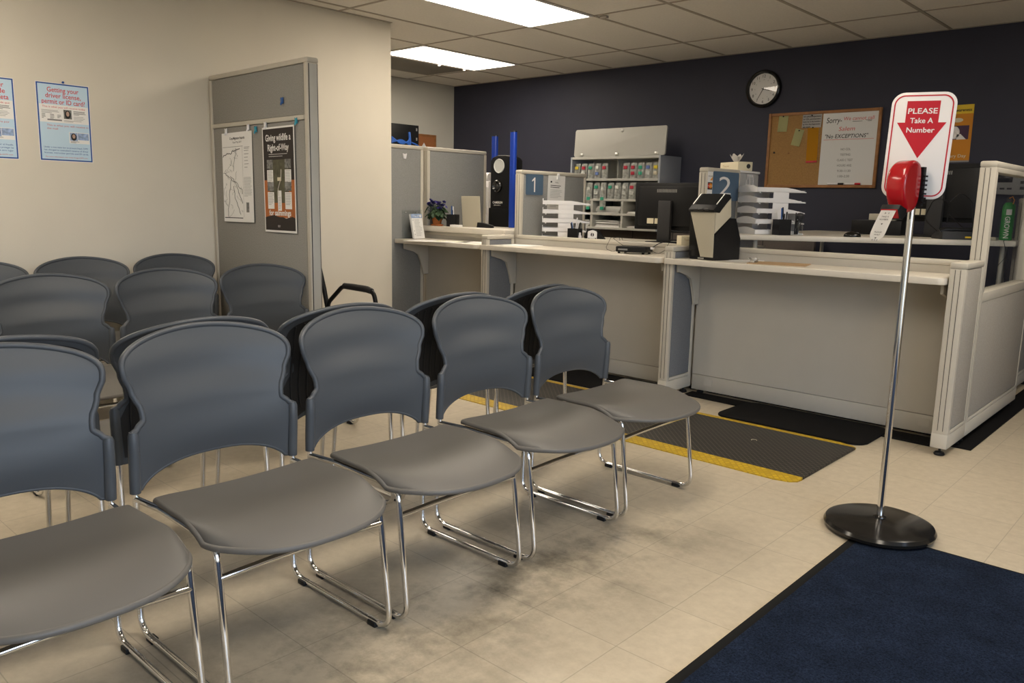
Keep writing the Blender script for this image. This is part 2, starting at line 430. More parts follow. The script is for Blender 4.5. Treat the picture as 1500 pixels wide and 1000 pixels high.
bb = struct('baseboard_back', MB().box((XA, YB - .012, 0), (XR, YB, .10), .003), 'dark_grey')

# fluorescent troffers: two in view, the rest light the waiting side
def troffer(x, y, label):
    t = thing('ceiling_light', label, 'light', (x, y, ZC), 0, 'recessed ceiling lights')
    f = MB(); w, l = G, 2 * G
    f.box((-w / 2, -l / 2, -.010), (-w / 2 + .022, l / 2, 0), .002); f.box((w / 2 - .022, -l / 2, -.010), (w / 2, l / 2, 0), .002)
    f.box((-w / 2 + .022, -l / 2, -.010), (w / 2 - .022, -l / 2 + .022, 0), .002); f.box((-w / 2 + .022, l / 2 - .022, -.010), (w / 2 - .022, l / 2, 0), .002)
    f.build('light_frame', 'white', t)
    MB().box((-w / 2 + .022, -l / 2 + .022, -.007), (w / 2 - .022, l / 2 - .022, -.001)).build('diffuser', 'diffuser', t)
    return t
def cell(i, j): return GX + (i + .5) * G, GY + (j - .5) * 2 * G
troffer(*cell(0, -1), 'glowing ceiling light panel at the top of the picture, the nearer one')
troffer(*cell(-3, 0), 'glowing ceiling light panel beyond the end of the cream wall')
for c in ((6, -1), (0, -4), (4, -3), (7, -4)):
    troffer(*cell(*c), 'glowing ceiling light panel over the waiting area, out of view')
x, y = cell(-4, 0)
t = thing('ceiling_vent', 'dark perforated return air vent in the ceiling beside the far light', 'vent', (x, y, ZC))
MB().box((-.29, -.5, -.012), (.29, .5, -.002), .002).build('vent_plate', 'vent', t)
f = MB()
f.box((-.305, -.52, -.014), (-.285, .52, 0)); f.box((.285, -.52, -.014), (.305, .52, 0)); f.box((-.285, -.52, -.014), (.285, -.5, 0)); f.box((-.285, .5, -.014), (.285, .52, 0))
f.build('vent_frame', 't_bar', t)
for i, (dx, dy, lb) in enumerate(((.31, .12, 'small white round ceiling hook beside the far light panel, left one'), (.31, .46, 'small white round ceiling hook beside the far light panel, right one'))):
    k = MB().lathe([(0, -.03), (.012, -.028), (.016, -.018), (.010, -.008), (.02, 0)], 16, Matrix.Translation((x + dx, y + dy, ZC))).build('ceiling_hook', 'white')
    tag(k, lb, 'hook', 'ceiling hooks')
k = MB().box((-3.66, 4.86, ZC - .022), (-3.60, 4.89, ZC - .004), .004).build('ceiling_clip', 't_bar'); tag(k, 'small grey clip on the ceiling grid beside the nearer light', 'clip')

# ------------------------------------------------------------------ panels and counters
def panel(name, label, cat, x, y0, y1, H, T=.062, seam=None, window=None, fab='fabric', z0=.02, group=None, feet=True):
    """cubicle panel running along +Y at x, its faces towards -X and +X; returns the Empty (origin at y0)"""
    t = thing(name, label, cat, (x, y0, 0), 0, group); L = y1 - y0; h = T / 2; p = .03
    f = MB()
    f.box((-h, 0, .10), (h, p, H - .03), .004); f.box((-h, L - p, .10), (h, L, H - .03), .004)
    f.box((-h - .002, -.001, H - .032), (h + .002, L + .001, H), .010)
    if window:
        f.box((-h, p, window[0] - .05), (h, L - p, window[0]), .003); f.box((-h, p, window[1]), (h, L - p, H - .03), .003)
        f.box((-h, p, window[0]), (h, p + .02, window[1]), .003); f.box((-h, L - p - .03, window[0]), (h, L - p, window[1]), .003)
    if seam: f.box((-h - .001, p, seam - .014), (h + .001, L - p, seam + .014), .004)
    f.box((-h, p, .115), (h, L - p, .135), .003)
    f.build('frame', 'trim', t)
    g = MB()   # dark reveal lines down the end post
    for s in (-1, 1): g.box((s * .012 - .001, -.0016, .13), (s * .012 + .001, .001, H - .035))
    g.build('edge_reveal', 'dark_grey', t)
    top = (window[0] - .05) if window else H - .034
    for s in (-1, 1):
        MB().box((s * (h - .008), p + .002, .138), (s * (h - .002), L - p - .002, top), .002).build('fabric_panel', fab, t)
    MB().box((-h + .009, p, .138), (h - .009, L - p, top)).build('panel_core', 'trim', t)
    MB().box((-h - .001, -.002, z0 + .02), (h + .001, L, .114), .004).build('base_raceway', 'trim', t)
    if window:
        MB().box((-.004, p + .018, window[0] - .002), (.004, L - p - .028, window[1] + .002)).build('window_pane', 'pane', t)
    if feet:
        for yy in (.035, L - .035):
            k = MB().lathe([(0, 0), (.024, 0), (.026, .006), (.02, .016), (.006, .018), (.006, z0 + .022), (0, z0 + .022)], 20, Matrix.Translation((0, yy, 0)))
            k.build('glide_foot', 'black', t)
    return t
FX = (-5.30, -4.262, -2.665, -1.045)          # panel lines
YP = 4.65                                      # face plane of the counter fronts
GP = 'grey cubicle panels around the counters'
panel('cubicle_partition', 'tall grey fabric partition panel beside the end of the cream wall, white hook near its top', 'partition', FX[0], 4.115, 4.615, 1.655, group=GP)
panel('cubicle_partition', 'tall grey fabric partition panel behind the potted purple flower', 'partition', FX[0], 4.66, 5.375, 1.655, group=GP)
panel('counter_end_partition', 'low grey fabric end panel between the left counter and the middle counter', 'partition', FX[1], 4.335, 4.635, .962, fab='fabric_shaded', group=GP)
panel('counter_end_partition', 'low grey fabric end panel between the middle counter and the right counter', 'partition', FX[2], 4.335, 4.635, .962, fab='fabric_shaded', group=GP)
panel('counter_end_partition', 'low grey end panel at the right end of the counters, on a black foot', 'partition', FX[3], 4.325, 4.655, .968, T=.075, fab='fabric_lit', group=GP)
panel('cubicle_partition', 'grey fabric partition panel carrying the blue sign 1', 'partition', FX[1], 4.70, 5.52, 1.455, group=GP)
panel('cubicle_partition', 'grey fabric partition panel carrying the blue sign 2', 'partition', FX[2], 4.70, 5.14, 1.455, group=GP)
panel('cubicle_partition', 'partition panel with glass upper window at the right end of the counters', 'partition', FX[3], 4.665, 5.86, 1.465, T=.075, window=(.80, 1.41), fab='fabric_lit', group=GP)
panel('cubicle_partition', 'plain panel at the right edge of the picture beyond the window panel', 'partition', FX[3] - .07, 5.98, 6.70, 1.30, fab='fabric_tan', group=GP)

def front_panel(label, x0, x1, H=.962):
    t = thing('service_counter', label, 'counter front', ((x0 + x1) / 2, YP, 0), 0, 'counter front panels'); w = (x1 - x0) / 2
    MB().box((-w, 0, .125), (w, .05, H - .03)).build('face_panel', 'panel_face', t)
    b = MB().box((-w, -.004, .022), (w, .05, .122), .003); 
    b.build('base_raceway', 'panel_face', t)
    MB().box((-w, -.004, H - .03), (w, .056, H), .008).build('top_cap', 'trim', t)
    for cx in (-w + .12, w - .12): MB().prism(rrect(.06, .045, .004), 0, .002, frame((cx, -.0045, .08), (1, 0, 0), (0, 0, 1))).build('knockout_plate', 'panel_face', t)
    for cx in (-w + .05, w - .05): MB().lathe([(0, 0), (.022, 0), (.022, .012), (.006, .016), (.006, .04), (0, .04)], 14, Matrix.Translation((cx, .025, 0))).build('glide_foot', 'black', t)
    return t
front_panel('front panel under the left counter by the cream wall', FX[0] + .034, FX[1] - .034, .95)
front_panel('front panel under the middle counter', FX[1] + .034, FX[2] - .034)
front_panel('front panel under the right counter', FX[2] + .034, FX[3] - .042)

def counter(label, x0, x1, notch, yb=YP - .006, ztop=.89, yf=4.295):
    """writing ledge: laps in front of the left end panel, rounded front right corner"""
    t = thing('writing_counter', label, 'counter', ((x0 + x1) / 2, 4.47, ztop), 0, 'laminate writing counters'); cx = (x0 + x1) / 2
    r = .05; poly = []
    if notch: poly += [(notch, yb), (notch, 4.3325), (x0, 4.3325), (x0, yf)]
    else: poly += [(x0, yb), (x0, yf)]
    poly += [(x1 - r + r * math.sin(a), yf + r - r * math.cos(a)) for a in [PI / 2 * k / 6 for k in range(7)]] + [(x1, yb)]
    MB().prism([(a - cx, b - 4.47) for a, b in poly], -.034, 0, bev=.004).build('worktop', 'worktop', t)
    # cantilever brackets
    pr = [(0, 0), (.27, 0), (.27, -.05), (.16, -.075), (.11, -.10), (.085, -.16), (.06, -.24), (.055, -.27), (0, -.27)]
    for bx in (x0 + .05 if notch else x0 + .02, x1 - .03):
        mx = Matrix(((0, 0, 1, bx - cx - .008), (-1, 0, 0, yb - 4.47), (0, 1, 0, -.0345), (0, 0, 0, 1)))
        MB().prism(pr, 0, .016, mx, bev=.002).build('bracket', 'trim', t)
    return t
counter('pale writing counter at the left next to the cream wall', FX[0] + .036, FX[1] - .036, 0)
counter('pale writing counter in the middle, black card reader on it', FX[1] - .01, FX[2] - .036, FX[1] + .0335)
counter('pale writing counter on the right, black and beige scanner on it', FX[2] - .006, FX[3] - .044, FX[2] + .0335)

def desk(name, label, poly, z, th=.034, legs=()):
    t = thing(name, label, 'desk', (poly[0][0], poly[0][1], 0)); ox, oy = poly[0]
    MB().prism([(a - ox, b - oy) for a, b in poly], z - th, z, bev=.004).build('worktop', 'worktop', t)
    for lx, ly in legs:
        MB().tube([(lx - ox, ly - oy, 0), (lx - ox, ly - oy, z - th)], .014, 12).build('leg', 'trim', t)
    return t
desk('desk', 'raised pale ledge behind the left counter with the potted flower', [(FX[0] + .034, 4.615 + .09), (FX[0] + .034, 4.60), (FX[1] - .034, 4.60), (FX[1] - .034, 5.5), (FX[0] + .034, 5.5)], .995, .044, ((-5.2, 5.4), (-4.36, 5.4)))
desk('desk', 'staff desk behind the middle counter', [(FX[1] + .04, 4.72), (FX[2] - .04, 4.72), (FX[2] - .04, 5.75), (FX[1] + .04, 5.75)], .925, .03, ((-4.15, 5.65), (-2.75, 5.65), (-4.15, 4.82), (-2.75, 4.82)))
DZ = 1.036
desk('desk', 'raised staff desk behind the right counter with the white letter trays', [(FX[2] + .04, 4.80), (-2.45, 4.84), (-1.10, 5.80), (-1.10, 5.94), (-1.17, 5.94), (-1.17, 6.45), (FX[2] + .04, 6.45)], DZ, .034, ((-2.40, 4.95), (-1.25, 6.3), (-2.5, 6.3), (-1.18, 5.86)))
# low fabric divider behind the middle desk
t = thing('cubicle_partition', 'low brown grey divider panel under the open wall cabinet', 'partition', (-4.05, 6.66, 0))
MB().box((-1.35, -.02, .04), (1.35, .02, .955), .003).build('fabric_panel', 'brown_panel', t)
f = MB()
f.box((-1.35, -.026, .955), (1.35, .026, .975), .005); f.box((-1.35, -.024, 0), (1.35, .024, .04))
for xx in (-.9, -.45, 0, .45, .9): f.box((xx - .003, -.0225, .04), (xx + .003, -.019, .955))
f.build('frame', 'dark_grey', t)
# dark boxes under the raised desk
for i, (bx, by, w, d, h, lb) in enumerate(((-1.50, 6.10, .2, .4, .45, 'black computer tower under the raised right desk, right one'), (-2.10, 6.12, .2, .4, .45, 'black computer tower under the raised right desk, left one'))):
    t = thing('computer_tower', lb, 'computer', (bx, by, 0), 0, 'computer towers under the desk')
    MB().box((-w / 2, -d / 2, 0), (w / 2, d / 2, h), .008).build('case', 'black', t)
    MB().box((-w / 2 + .02, -d / 2 - .006, .05), (w / 2 - .02, -d / 2, h - .04), .003).build('front_bezel', 'dark_grey', t)

# ------------------------------------------------------------------ floor mats
t = thing('anti_fatigue_mat', 'black diamond plate floor mat with yellow edges in front of the counters', 'mat', (-2.50, 3.79, 0))
X0, X1 = -1.18, 1.125
MB().box((X0 + .002, -.318, 0), (X1, .332, .014), .003).build('mat_surface', 'mat_black', t)
for y0, y1, nm in ((-.405, -.318, 0), (.332, .402, 1)):
    s = 1 if nm else -1
    yo, yi = (y1, y0) if nm else (y0, y1)
    poly = [(X0, yi), (X0, yo)] + [(X1 - .10, yo), (X1 - .03, yo - s * .018), (X1 - .005, yo - s * .045), (X1, yi)]
    if s > 0: poly = poly[::-1]
    b = MB(); a = [b.b.verts.new((px, py, 0)) for px, py in poly]
    c = [b.b.verts.new((px, py, .0045 if abs(py - yo) < .06 else .014)) for px, py in poly]
    n = len(poly); b.b.faces.new(a[::-1]); b.b.faces.new(c)
    for k in range(n): b.b.faces.new((a[k], a[(k + 1) % n], c[(k + 1) % n], c[k]))
    b.build('yellow_edge', 'mat_yellow', t, smooth=False)
o = MB().tube([(-1.80 + .012 * math.cos(a) * 1.2, 3.86 + .012 * math.sin(a), .0148) for a in [k * .35 for k in range(13)]], .0012, 6).build('paper_scrap', 'cream_card'); tag(o, 'tiny curled pale scrap lying on the black mat', 'scrap')
def flat_mat(name, label, poly, th, m='mat_plain'):
    ox = sum(p[0] for p in poly) / len(poly); oy = sum(p[1] for p in poly) / len(poly)
    o = MB().prism([(a - ox, b - oy) for a, b in poly], 0, th, bev=th * .3).build(name, m); o.location = (ox, oy, 0)
    return tag(o, label, 'mat', None)
def rc(x0, y0, x1, y1, r): return [(a, b) for a, b in rrect(x1 - x0, y1 - y0, r, 6, (x0 + x1) / 2, (y0 + y1) / 2)]
flat_mat('floor_mat', 'black floor mat tucked under the right counter behind the yellow edged mat', rc(-2.22, 4.20, -1.365, 4.64, .07), .012)
flat_mat('rubber_mat_strip', 'narrow black mat strip along the foot of the right counter', [(-2.62, 4.52), (-1.10, 4.47), (-1.10, 4.644), (-2.62, 4.644)], .007)
flat_mat('floor_mat', 'black floor mat under the middle counter', rc(-4.10, 4.215, -2.74, 4.645, .05), .010)
flat_mat('floor_mat', 'black floor mat showing along the outside of the window panel', [(-1.06, 4.55), (-.945, 4.55), (-.945, 6.9 - .2), (-1.06, 6.7)], .008)

flat_mat('gap_shade_sheet', 'black floor mat on the staff side of the right counter', rc(-2.58, 4.71, -1.14, 5.7, .04), .010)  # black sheets added behind the fronts to shade the gap below them
flat_mat('gap_shade_sheet', 'black floor mat on the staff side of the middle counter', rc(-4.18, 4.90, -2.74, 5.7, .04), .010)

t = thing('entrance_rug', 'navy blue carpet mat with black rubber edge under the sign stand', 'rug', (.75, .7, 0))
MB().box((-1.695, -2.3, 0), (1.695, 2.37, .008), .003).build('carpet_pile', 'rug', t)
f = MB()
f.box((-1.725, -2.33, 0), (-1.69, 2.385, .005), .002); f.box((1.69, -2.33, 0), (1.725, 2.385, .005), .002)
f.box((-1.69, 2.368, 0), (1.69, 2.385, .005), .002); f.box((-1.69, -2.33, 0), (1.69, -2.295, .005), .002)
f.build('rubber_edge', 'rubber', t)

# ------------------------------------------------------------------ stacking chairs (local: front = +X, origin on the floor under the middle)
def lerp(a, b, t): return a + (b - a) * t
def interp(tab, x):
    if x <= tab[0][0]: return tab[0][1]
    for (x0, y0), (x1, y1) in zip(tab, tab[1:]):
        if x <= x1:
            t = (x - x0) / (x1 - x0); t = t * t * (3 - 2 * t); return lerp(y0, y1, t)
    return tab[-1][1]
WT = [(.42, .247), (.582, .248), (.594, .230), (.615, .210), (.64, .211), (.69, .230), (.745, .249), (.785, .256), (.86, .254)]
def back_x(y, z):
    mid = interp([(.40, -.284), (.55, -.246), (.63, -.256), (.75, -.292), (.86, -.324)], z)
    side = interp([(.40, -.226), (.59, -.219), (.73, -.244), (.86, -.280)], z)
    return lerp(mid, side, min(1.0, (abs(y) / .255) ** 2))
def top_z(s): return .752 + .050 * (1 - abs(s) ** 2) + .042 * max(0, 1 - abs(s) ** 9) ** .55
def bot_z(s):
    a = abs(s)
    return .422 if a > .9 else .422 + .062 * (1 - (a / .9) ** 2.6) ** .75
def back_grid(ns, zl, inset=0.0, dx=0.0, rib=0.0):
    rows = []
    for t in zl:
        row = []
        for i in range(ns + 1):
            s = -1 + 2 * i / ns; s = math.sin(s * PI / 2)
            zb, zt = bot_z(s) + inset, top_z(s) - inset
            zs = .422 + inset + (.752 - .422 - 2 * inset) * t
            e = abs(s) ** 4
            z = lerp(lerp(zb, zt, t), zs if abs(s) == 1 else lerp(zb, zt, t), e)
            y = s * (interp(WT, z) - inset)
            x = back_x(y, z) + dx
            if rib: x += rib * (1 if (abs(y) * 27.0) % 1.0 < .5 else 0)
            row.append((x, y, z))
        rows.append(row)
    return rows
def build_backrest(root):
    zl = [0, .1, .2, .3, .4, .43, .45, .465, .478, .486, .494, .502, .512, .522, .535, .545, .56, .58, .6, .625, .65, .7, .75, .8, .85, .9, .95, 1.0]
    ns = 56; A = back_grid(ns, zl); B = [[(p[0] - .010, p[1], p[2]) for p in r] for r in A]
    mb = MB(); VA = mb.grid(A); VB = mb.grid([r for r in B])
    per = lambda V: V[0] + [r[-1] for r in V[1:]] + V[-1][-2::-1] + [r[0] for r in V[-2:0:-1]]
    pa, pb = per(VA), per(VB); n = len(pa)
    for k in range(n): mb.b.faces.new((pa[k], pa[(k + 1) % n], pb[(k + 1) % n], pb[k]))
    # raised rim round the upper outline
    k0 = next(i for i, t in enumerate(zl) if t >= .486)
    edge = [A[i][0] for i in range(k0, len(zl))] + A[-1][1:-1] + [A[i][-1] for i in range(len(zl) - 1, k0 - 1, -1)]
    rim = [(p[0] - .004, p[1], p[2]) for p in edge]
    mb.tube(rim, .0085, 10)
    low = [(p[0] - .004, p[1], p[2]) for p in A[0][3:-3]]
    mb.tube(low, .0055, 8)
    for s in (-1, 1):   # sleeves that take the uprights
        pts = [(back_x(.248, z) - .004, s * .243, z) for z in (.418, .46, .50, .54, .580, .590)]
        mb.tube(pts, [.0145, .0150, .0150, .0150, .0145, .011], 14)
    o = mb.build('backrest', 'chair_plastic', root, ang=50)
    rb = MB(); zr = [.0, .08, .16, .24, .32, .40, .52, .60, .68, .76, .84, .92, 1.0]
    R = back_grid(110, zr, inset=.017, dx=-.0112)
    rb.grid(R)
    for k in range(-7, 8):     # vertical ribs on the rear
        y = k * .029; pts = []
        for i in range(13):
            z = lerp(bot_z(y / .255) + .03, top_z(min(.93, abs(y) / .262)) - .03, i / 12)
            pts.append((back_x(y, z) - .0125, y, z))
        rb.tube(pts, .0034, 6)
    rb.build('ribbed_back_cover', 'rib_plastic', o, ang=60)
    return o
def build_seat(root):
    mb = MB(); nx, ny = 22, 28; top = []
    for i in range(nx + 1):
        t = i / nx; row = []
        for j in range(ny + 1):
            s = math.sin((-1 + 2 * j / ny) * PI / 2)
            xf = .165 + .178 * max(0, 1 - abs(s) ** 2.6) ** .62
            x = lerp(-.116, xf, t)
            w = interp([(-.14, .238), (.0, .243), (.12, .250), (.21, .251), (.35, .250)], x)
            y = s * w
            z = .436 - .014 * math.cos(y / .25 * PI / 2) * math.exp(-((x - .0) / .13) ** 2)   # dished
            z += .004 * abs(s) ** 3
            fr = max(0, (t - .60) / .40); z -= .030 * fr ** 2.2                                  # waterfall front
            z -= .004 * max(0, (abs(s) - .8) / .2) ** 2
            row.append((x, y, z))
        top.append(row)
    VA = mb.grid(top); VB = mb.grid([[(p[0], p[1], p[2] - (.016)) for p in r] for r in top])
    per = lambda V: V[0] + [r[-1] for r in V[1:]] + V[-1][-2::-1] + [r[0] for r in V[-2:0:-1]]
    pa, pb = per(VA), per(VB); n = len(pa)
    for k in range(n): mb.b.faces.new((pa[k], pa[(k + 1) % n], pb[(k + 1) % n], pb[k]))
    ring = [((p.co.x + q.co.x) / 2, (p.co.y + q.co.y) / 2, (p.co.z + q.co.z) / 2) for p, q in zip(pa, pb)]
    mb.tube(ring, .0085, 10, closed=True)
    return mb.build('seat', 'seat_plastic_lit', root, ang=50)
def build_chair(root):
    build_seat(root); build_backrest(root)
    r = .0088
    for s in (-1, 1):
        mb = MB(); y = s * .241
        path = [(back_x(.248, .54) - .004, s * .243, .54), (-.232, s * .243, .405), (-.250, s * .244, r + .004), (.250, s * .243, r + .004), (.203, s * .240, .404), (-.10, s * .234, .406), (-.2335, s * .243, .402)]
        mb.tube(fillet(path, [.3, .055, .055, .045, .08], 7), r, 12)
        o = mb.build('side_frame', 'chrome', root, ang=60)
        for gx in (-.185, .175):
            MB().box((gx - .018, y - .011, 0), (gx + .018, y + .011, .016), .003).build('floor_glide', 'black', o)
    MB().tube([(.2125, -.2405, .325), (.220, -.12, .333), (.224, 0, .336), (.220, .12, .333), (.2125, .2405, .325)], .0085, 12).build('crossbar', 'chrome', root)
    MB().tube([(-.02, -.234, .404), (-.02, 0, .400), (-.02, .234, .404)], .007, 10).build('seat_support', 'chrome', root)
    return root
DXR, CXR, BXR, AXR = -1.915, -2.652, -3.70, -4.67
rows = []
for k, y in enumerate((.545, 1.095, 1.645, 2.205, 2.750)):
    rows.append((DXR, y, 0, ('grey stacking chair nearest the viewer in the front row, cut off at the left edge', 'grey stacking chair second from the left edge in the front row, seat in full view',
        'grey stacking chair in the middle of the front row', 'fourth grey stacking chair of the front row, second from the counter end', 'front row grey stacking chair at the end next to the yellow edged mat')[k], 'front row of waiting chairs'))
for k, y in enumerate((.615, 1.160, 1.705, 2.250, 2.795)):
    rows.append((CXR, y, PI, ('chair turned away, only its rim showing above the nearest front row chair', 'chair turned away with ribbed black back, between the first two front row chairs',
        'chair turned away with ribbed black back, between the second and third front row chairs', 'chair turned away with ribbed black back, between the third and fourth front row chairs', 'chair turned away behind the last front row chair, beside the mat')[k], 'row of chairs turned away'))
for k, y in enumerate((1.252, 1.790, 2.318)):
    rows.append((BXR, y, 0, ('grey stacking chair at the left edge in the row behind the turned chairs', 'grey stacking chair in the middle of the row behind the turned chairs', 'grey stacking chair beside the free end of the tall partition')[k], 'second row of chairs facing the viewer'))
for k, y in enumerate((1.205, 1.742, 2.280)):
    rows.append((AXR, y, 0, ('grey stacking chair against the cream wall, cut off at the left edge', 'grey stacking chair against the cream wall under the posters', 'grey stacking chair in the corner of the cream wall and the tall partition')[k], 'chairs along the cream wall'))
first = None
for (x, y, rz, lb, gp) in rows:
    if first is None:
        c = first = build_chair(thing('stacking_chair', lb, 'chair', (x, y, 0), rz, gp))
    else:
        c = copy_tree(first); c.location = (x, y, 0); c.rotation_euler = (0, 0, rz)
        tag(c, lb, 'chair', gp)

# black tubular armchair behind the partition, front = +X
t = thing('armchair', 'black tube frame armchair behind the free end of the tall partition', 'chair', (-4.37, 2.915, 0))
for s in (-1, 1):
    y = s * .243
    mb = MB()
    mb.tube(fillet([(-.20, y, .016), (.22, y, .016), (.345, y, .44), (.29, y, .635), (-.04, y, .640), (-.20, y, .52), (-.235, y, .40), (-.20, y, .016)], [.05, .05, .06, .09, .08, .1], 6), .0145, 12)
    o = mb.build('side_frame', 'black', t)
    MB().tube([(-.02, y, .644), (.08, y, .645), (.22, y, .643), (.27, y, .634)], [.020, .022, .022, .019], 14).build('arm_pad', 'dark_grey', o)
    MB().tube(fillet([(-.20, y, .42), (-.25, y, .60), (-.33, y * .96, .86)], [.3], 6), .016, 12).build('back_upright', 'black', t)
mb = MB(); rowsg = []
for i in range(9):
    q = i / 8; rowsg.append([(-.255 - .075 * q - .03 * math.cos(s * PI / 2), s * .25, lerp(.60, .86, q) + .02 * (1 - s * s) * q) for s in [-1 + 2 * k / 12 for k in range(13)]])
V = mb.grid(rowsg); bmesh.ops.solidify(mb.b, geom=mb.b.faces[:], thickness=.02)
mb.build('backrest', 'black', t)
mb = MB(); mb.prism(rrect(.46, .48, .07, 6), .435, .475, bev=.012); mb.build('seat_cushion', 'dark_grey', t)
MB().tube([(.27, -.265, .40), (.27, .265, .40)], .010, 10).build('crossbar', 'black', t)

# ------------------------------------------------------------------ flat printed things: local x right, y up, z towards the viewer
class Sheet:
    """collects coloured print layers on one sheet and builds each as a part"""
    def __init__(s, name, label, cat, W, H, base, mx, group=None, th=.0008, curl=0.0, radius=0.0, basename='sheet'):
        s.t = thing(name, label, cat, mx=mx, group=group); s.W, s.H = W, H; s.L = {}; s.z = th
        mb = MB()
        if radius: mb.prism(rrect(W, H, radius, 6, W / 2, H / 2), 0, th)
        else: mb.box((0, 0, 0), (W, H, th))
        s.base = mb.build(basename, base, s.t)
    def lay(s, part, m):
        k = (part, m)
        if k not in s.L: s.L[k] = MB()
        return s.L[k]
    def r(s, part, m, x, y, w, h, lv=1): s.lay(part, m).rect(x, y, w, h, s.z + lv * .0003, t=.0003)
    def poly(s, part, m, pts, lv=1): s.lay(part, m).prism(pts, s.z + lv * .0003, s.z + lv * .0003 + .0003)
    def tx(s, part, m, txt, x, y, size, width=None, align='CENTER', lv=2, bold=0.0, shear=0.0):
        s.lay(part, m).text(txt, x, y, size, s.z + lv * .0003 + .0002, width, align, bold=bold, shear=shear)
    def lines(s, part, m, x, y, w, n, pitch, th, seed=1, lv=2):
        rr = random.Random(seed)
        for k in range(n):
            s.lay(part, m).rect(x, y - k * pitch, w * (rr.uniform(.82, 1) if k < n - 1 else rr.uniform(.4, .8)), th, s.z + lv * .0003, t=.0002)
    def done(s):
        for (part, m), mb in s.L.items(): mb.build(part.split('#')[0], m, s.t, smooth=False, recalc=False)
        return s.t
def ell(cx, cy, a, b, n=20): return [(cx + a * math.cos(2 * PI * k / n), cy + b * math.sin(2 * PI * k / n)) for k in range(n)]

# ---- licence posters on the cream wall
def licence_poster(label, y0, title, t1, t2, body, foot, rz=0.0):
    PW, PH = .279, .428
    mx = frame((XL - .0003, y0, 1.388), (0, 1, 0), (0, 0, 1)) @ Matrix.Rotation(rz, 4, 'Z')
    S = Sheet('licence_poster', label, 'poster', PW, PH, 'paper', mx, 'information posters on the cream wall', basename='paper')
    b = .007
    S.r('printed_border', 'blue_ink', .003, .003, PW - .006, PH - .006, 1)
    S.r('background_print', 'paper_blue', .003 + b, .003 + b, PW - .006 - 2 * b, PH - .006 - 2 * b, 2)
    S.r('background_print#a', 'paper', .012, .212, PW - .024, .097, 3)
    S.r('background_print#b', 'paper', .158, .103, .107, .062, 3)
    for k, l in enumerate(title): S.tx('title_lettering', 'red_ink', l[0], PW / 2, .378 - k * .032, .036, l[1], bold=.0004, lv=3)
    S.tx('title_lettering', 'red_ink', t1, PW / 2, .292, .014, .225, lv=4)
    for k, l in enumerate(t2): S.tx('title_lettering', 'red_ink', l[0], .045, .192 - k * .018, .014, l[1], 'LEFT', lv=4)
    S.lines('small_print', 'grey_ink', .022, .276, .098, 3, .007, .0022, 3, 4); S.lines('small_print', 'ink', .022, .254, .022, 4, .007, .0024, 4, 4)
    S.lines('small_print', 'ink', .065, .254, .022, 4, .007, .0024, 5, 4); S.lines('small_print', 'ink', .102, .252, .02, 3, .007, .0024, 6, 4)
    S.r('small_print', 'grey_ink', .05, .222, .075, .008, 4); S.lines('small_print', 'ink', .188, .280, .07, 4, .006, .0022, 7, 4)
    S.lines('small_print', 'grey_ink', .188, .250, .06, 4, .008, .002, 8, 4); S.lines('small_print', 'grey_ink', .135, .226, .09, 2, .006, .002, 9, 4)
    for (px, py, w, h, bgm) in ((.136, .236, .042, .050, 'grey_print'), (.162, .118, .040, .044, 'id_blue')):
        S.r('portrait_print#%d' % int(px * 1e3), bgm, px, py, w, h, 4); S.poly('portrait_print#%d' % int(px * 1e3), 'ink', ell(px + w / 2, py + h * .48, w * .38, h * .46), 5)
        S.poly('portrait_print#%d' % int(px * 1e3), 'skin_print', ell(px + w / 2, py + h * .56, w * .20, h * .27), 6)
    S.r('card_print', 'id_blue', .204, .124, .058, .038, 4); S.lines('small_print', 'ink', .164, .112, .05, 2, .005, .0018, 10, 4)
    for k, l in enumerate(body): S.tx('small_lettering', 'blue_ink', l, PW / 2, .072 - k * .0155, .0135, .232, lv=4)
    S.tx('small_lettering', 'red_ink', foot, PW / 2, .020, .010, .22, lv=4)
    return S.done()
licence_poster('pale blue licence poster titled Getting your driver license, blue border', 1.606,
    [('Getting your', .165), ('driver license,', .185), ('permit or ID card?', .225)], 'This is what you will receive today',
    [('This is what you will receive in', .218), ('the mail', .056)],
    ['Under a new state law to prevent fraud, DMV', 'has changed to centralized issuance of driver', 'licenses, instruction permits and ID cards.'], 'For more information, visit www.OregonDMV.com', -.006)
licence_poster('pale blue Spanish language licence poster cut off by the left edge', 1.222,
    [('Como obtener', .18), ('su licencia de', .19), ('manejar o tarjeta', .22)], 'Esto es lo que recibira hoy de que',
    [('Esto es lo que recibira por', .2), ('correo', .056)],
    ['Segun la nueva ley para prevenir el fraude,', 'el DMV ahora emite las licencias y proteger las', 'tarjetas de identificacion desde otro lugar.'], 'Para mas informacion: www.OregonDMV.com', -.004)
for y0, lb in ((1.606 + .137, 'dark push pin at the top edge of the Getting your driver license poster'),):
    o = MB().lathe([(0, 0), (.004, 0), (.003, .006), (.006, .010), (.006, .013), (0, .014)], 12, frame((XL - .0005, y0 + .006, 1.388 + .433), (0, 1, 0), (0, 0, 1))).build('push_pin', 'blue_ink'); tag(o, lb, 'pin')

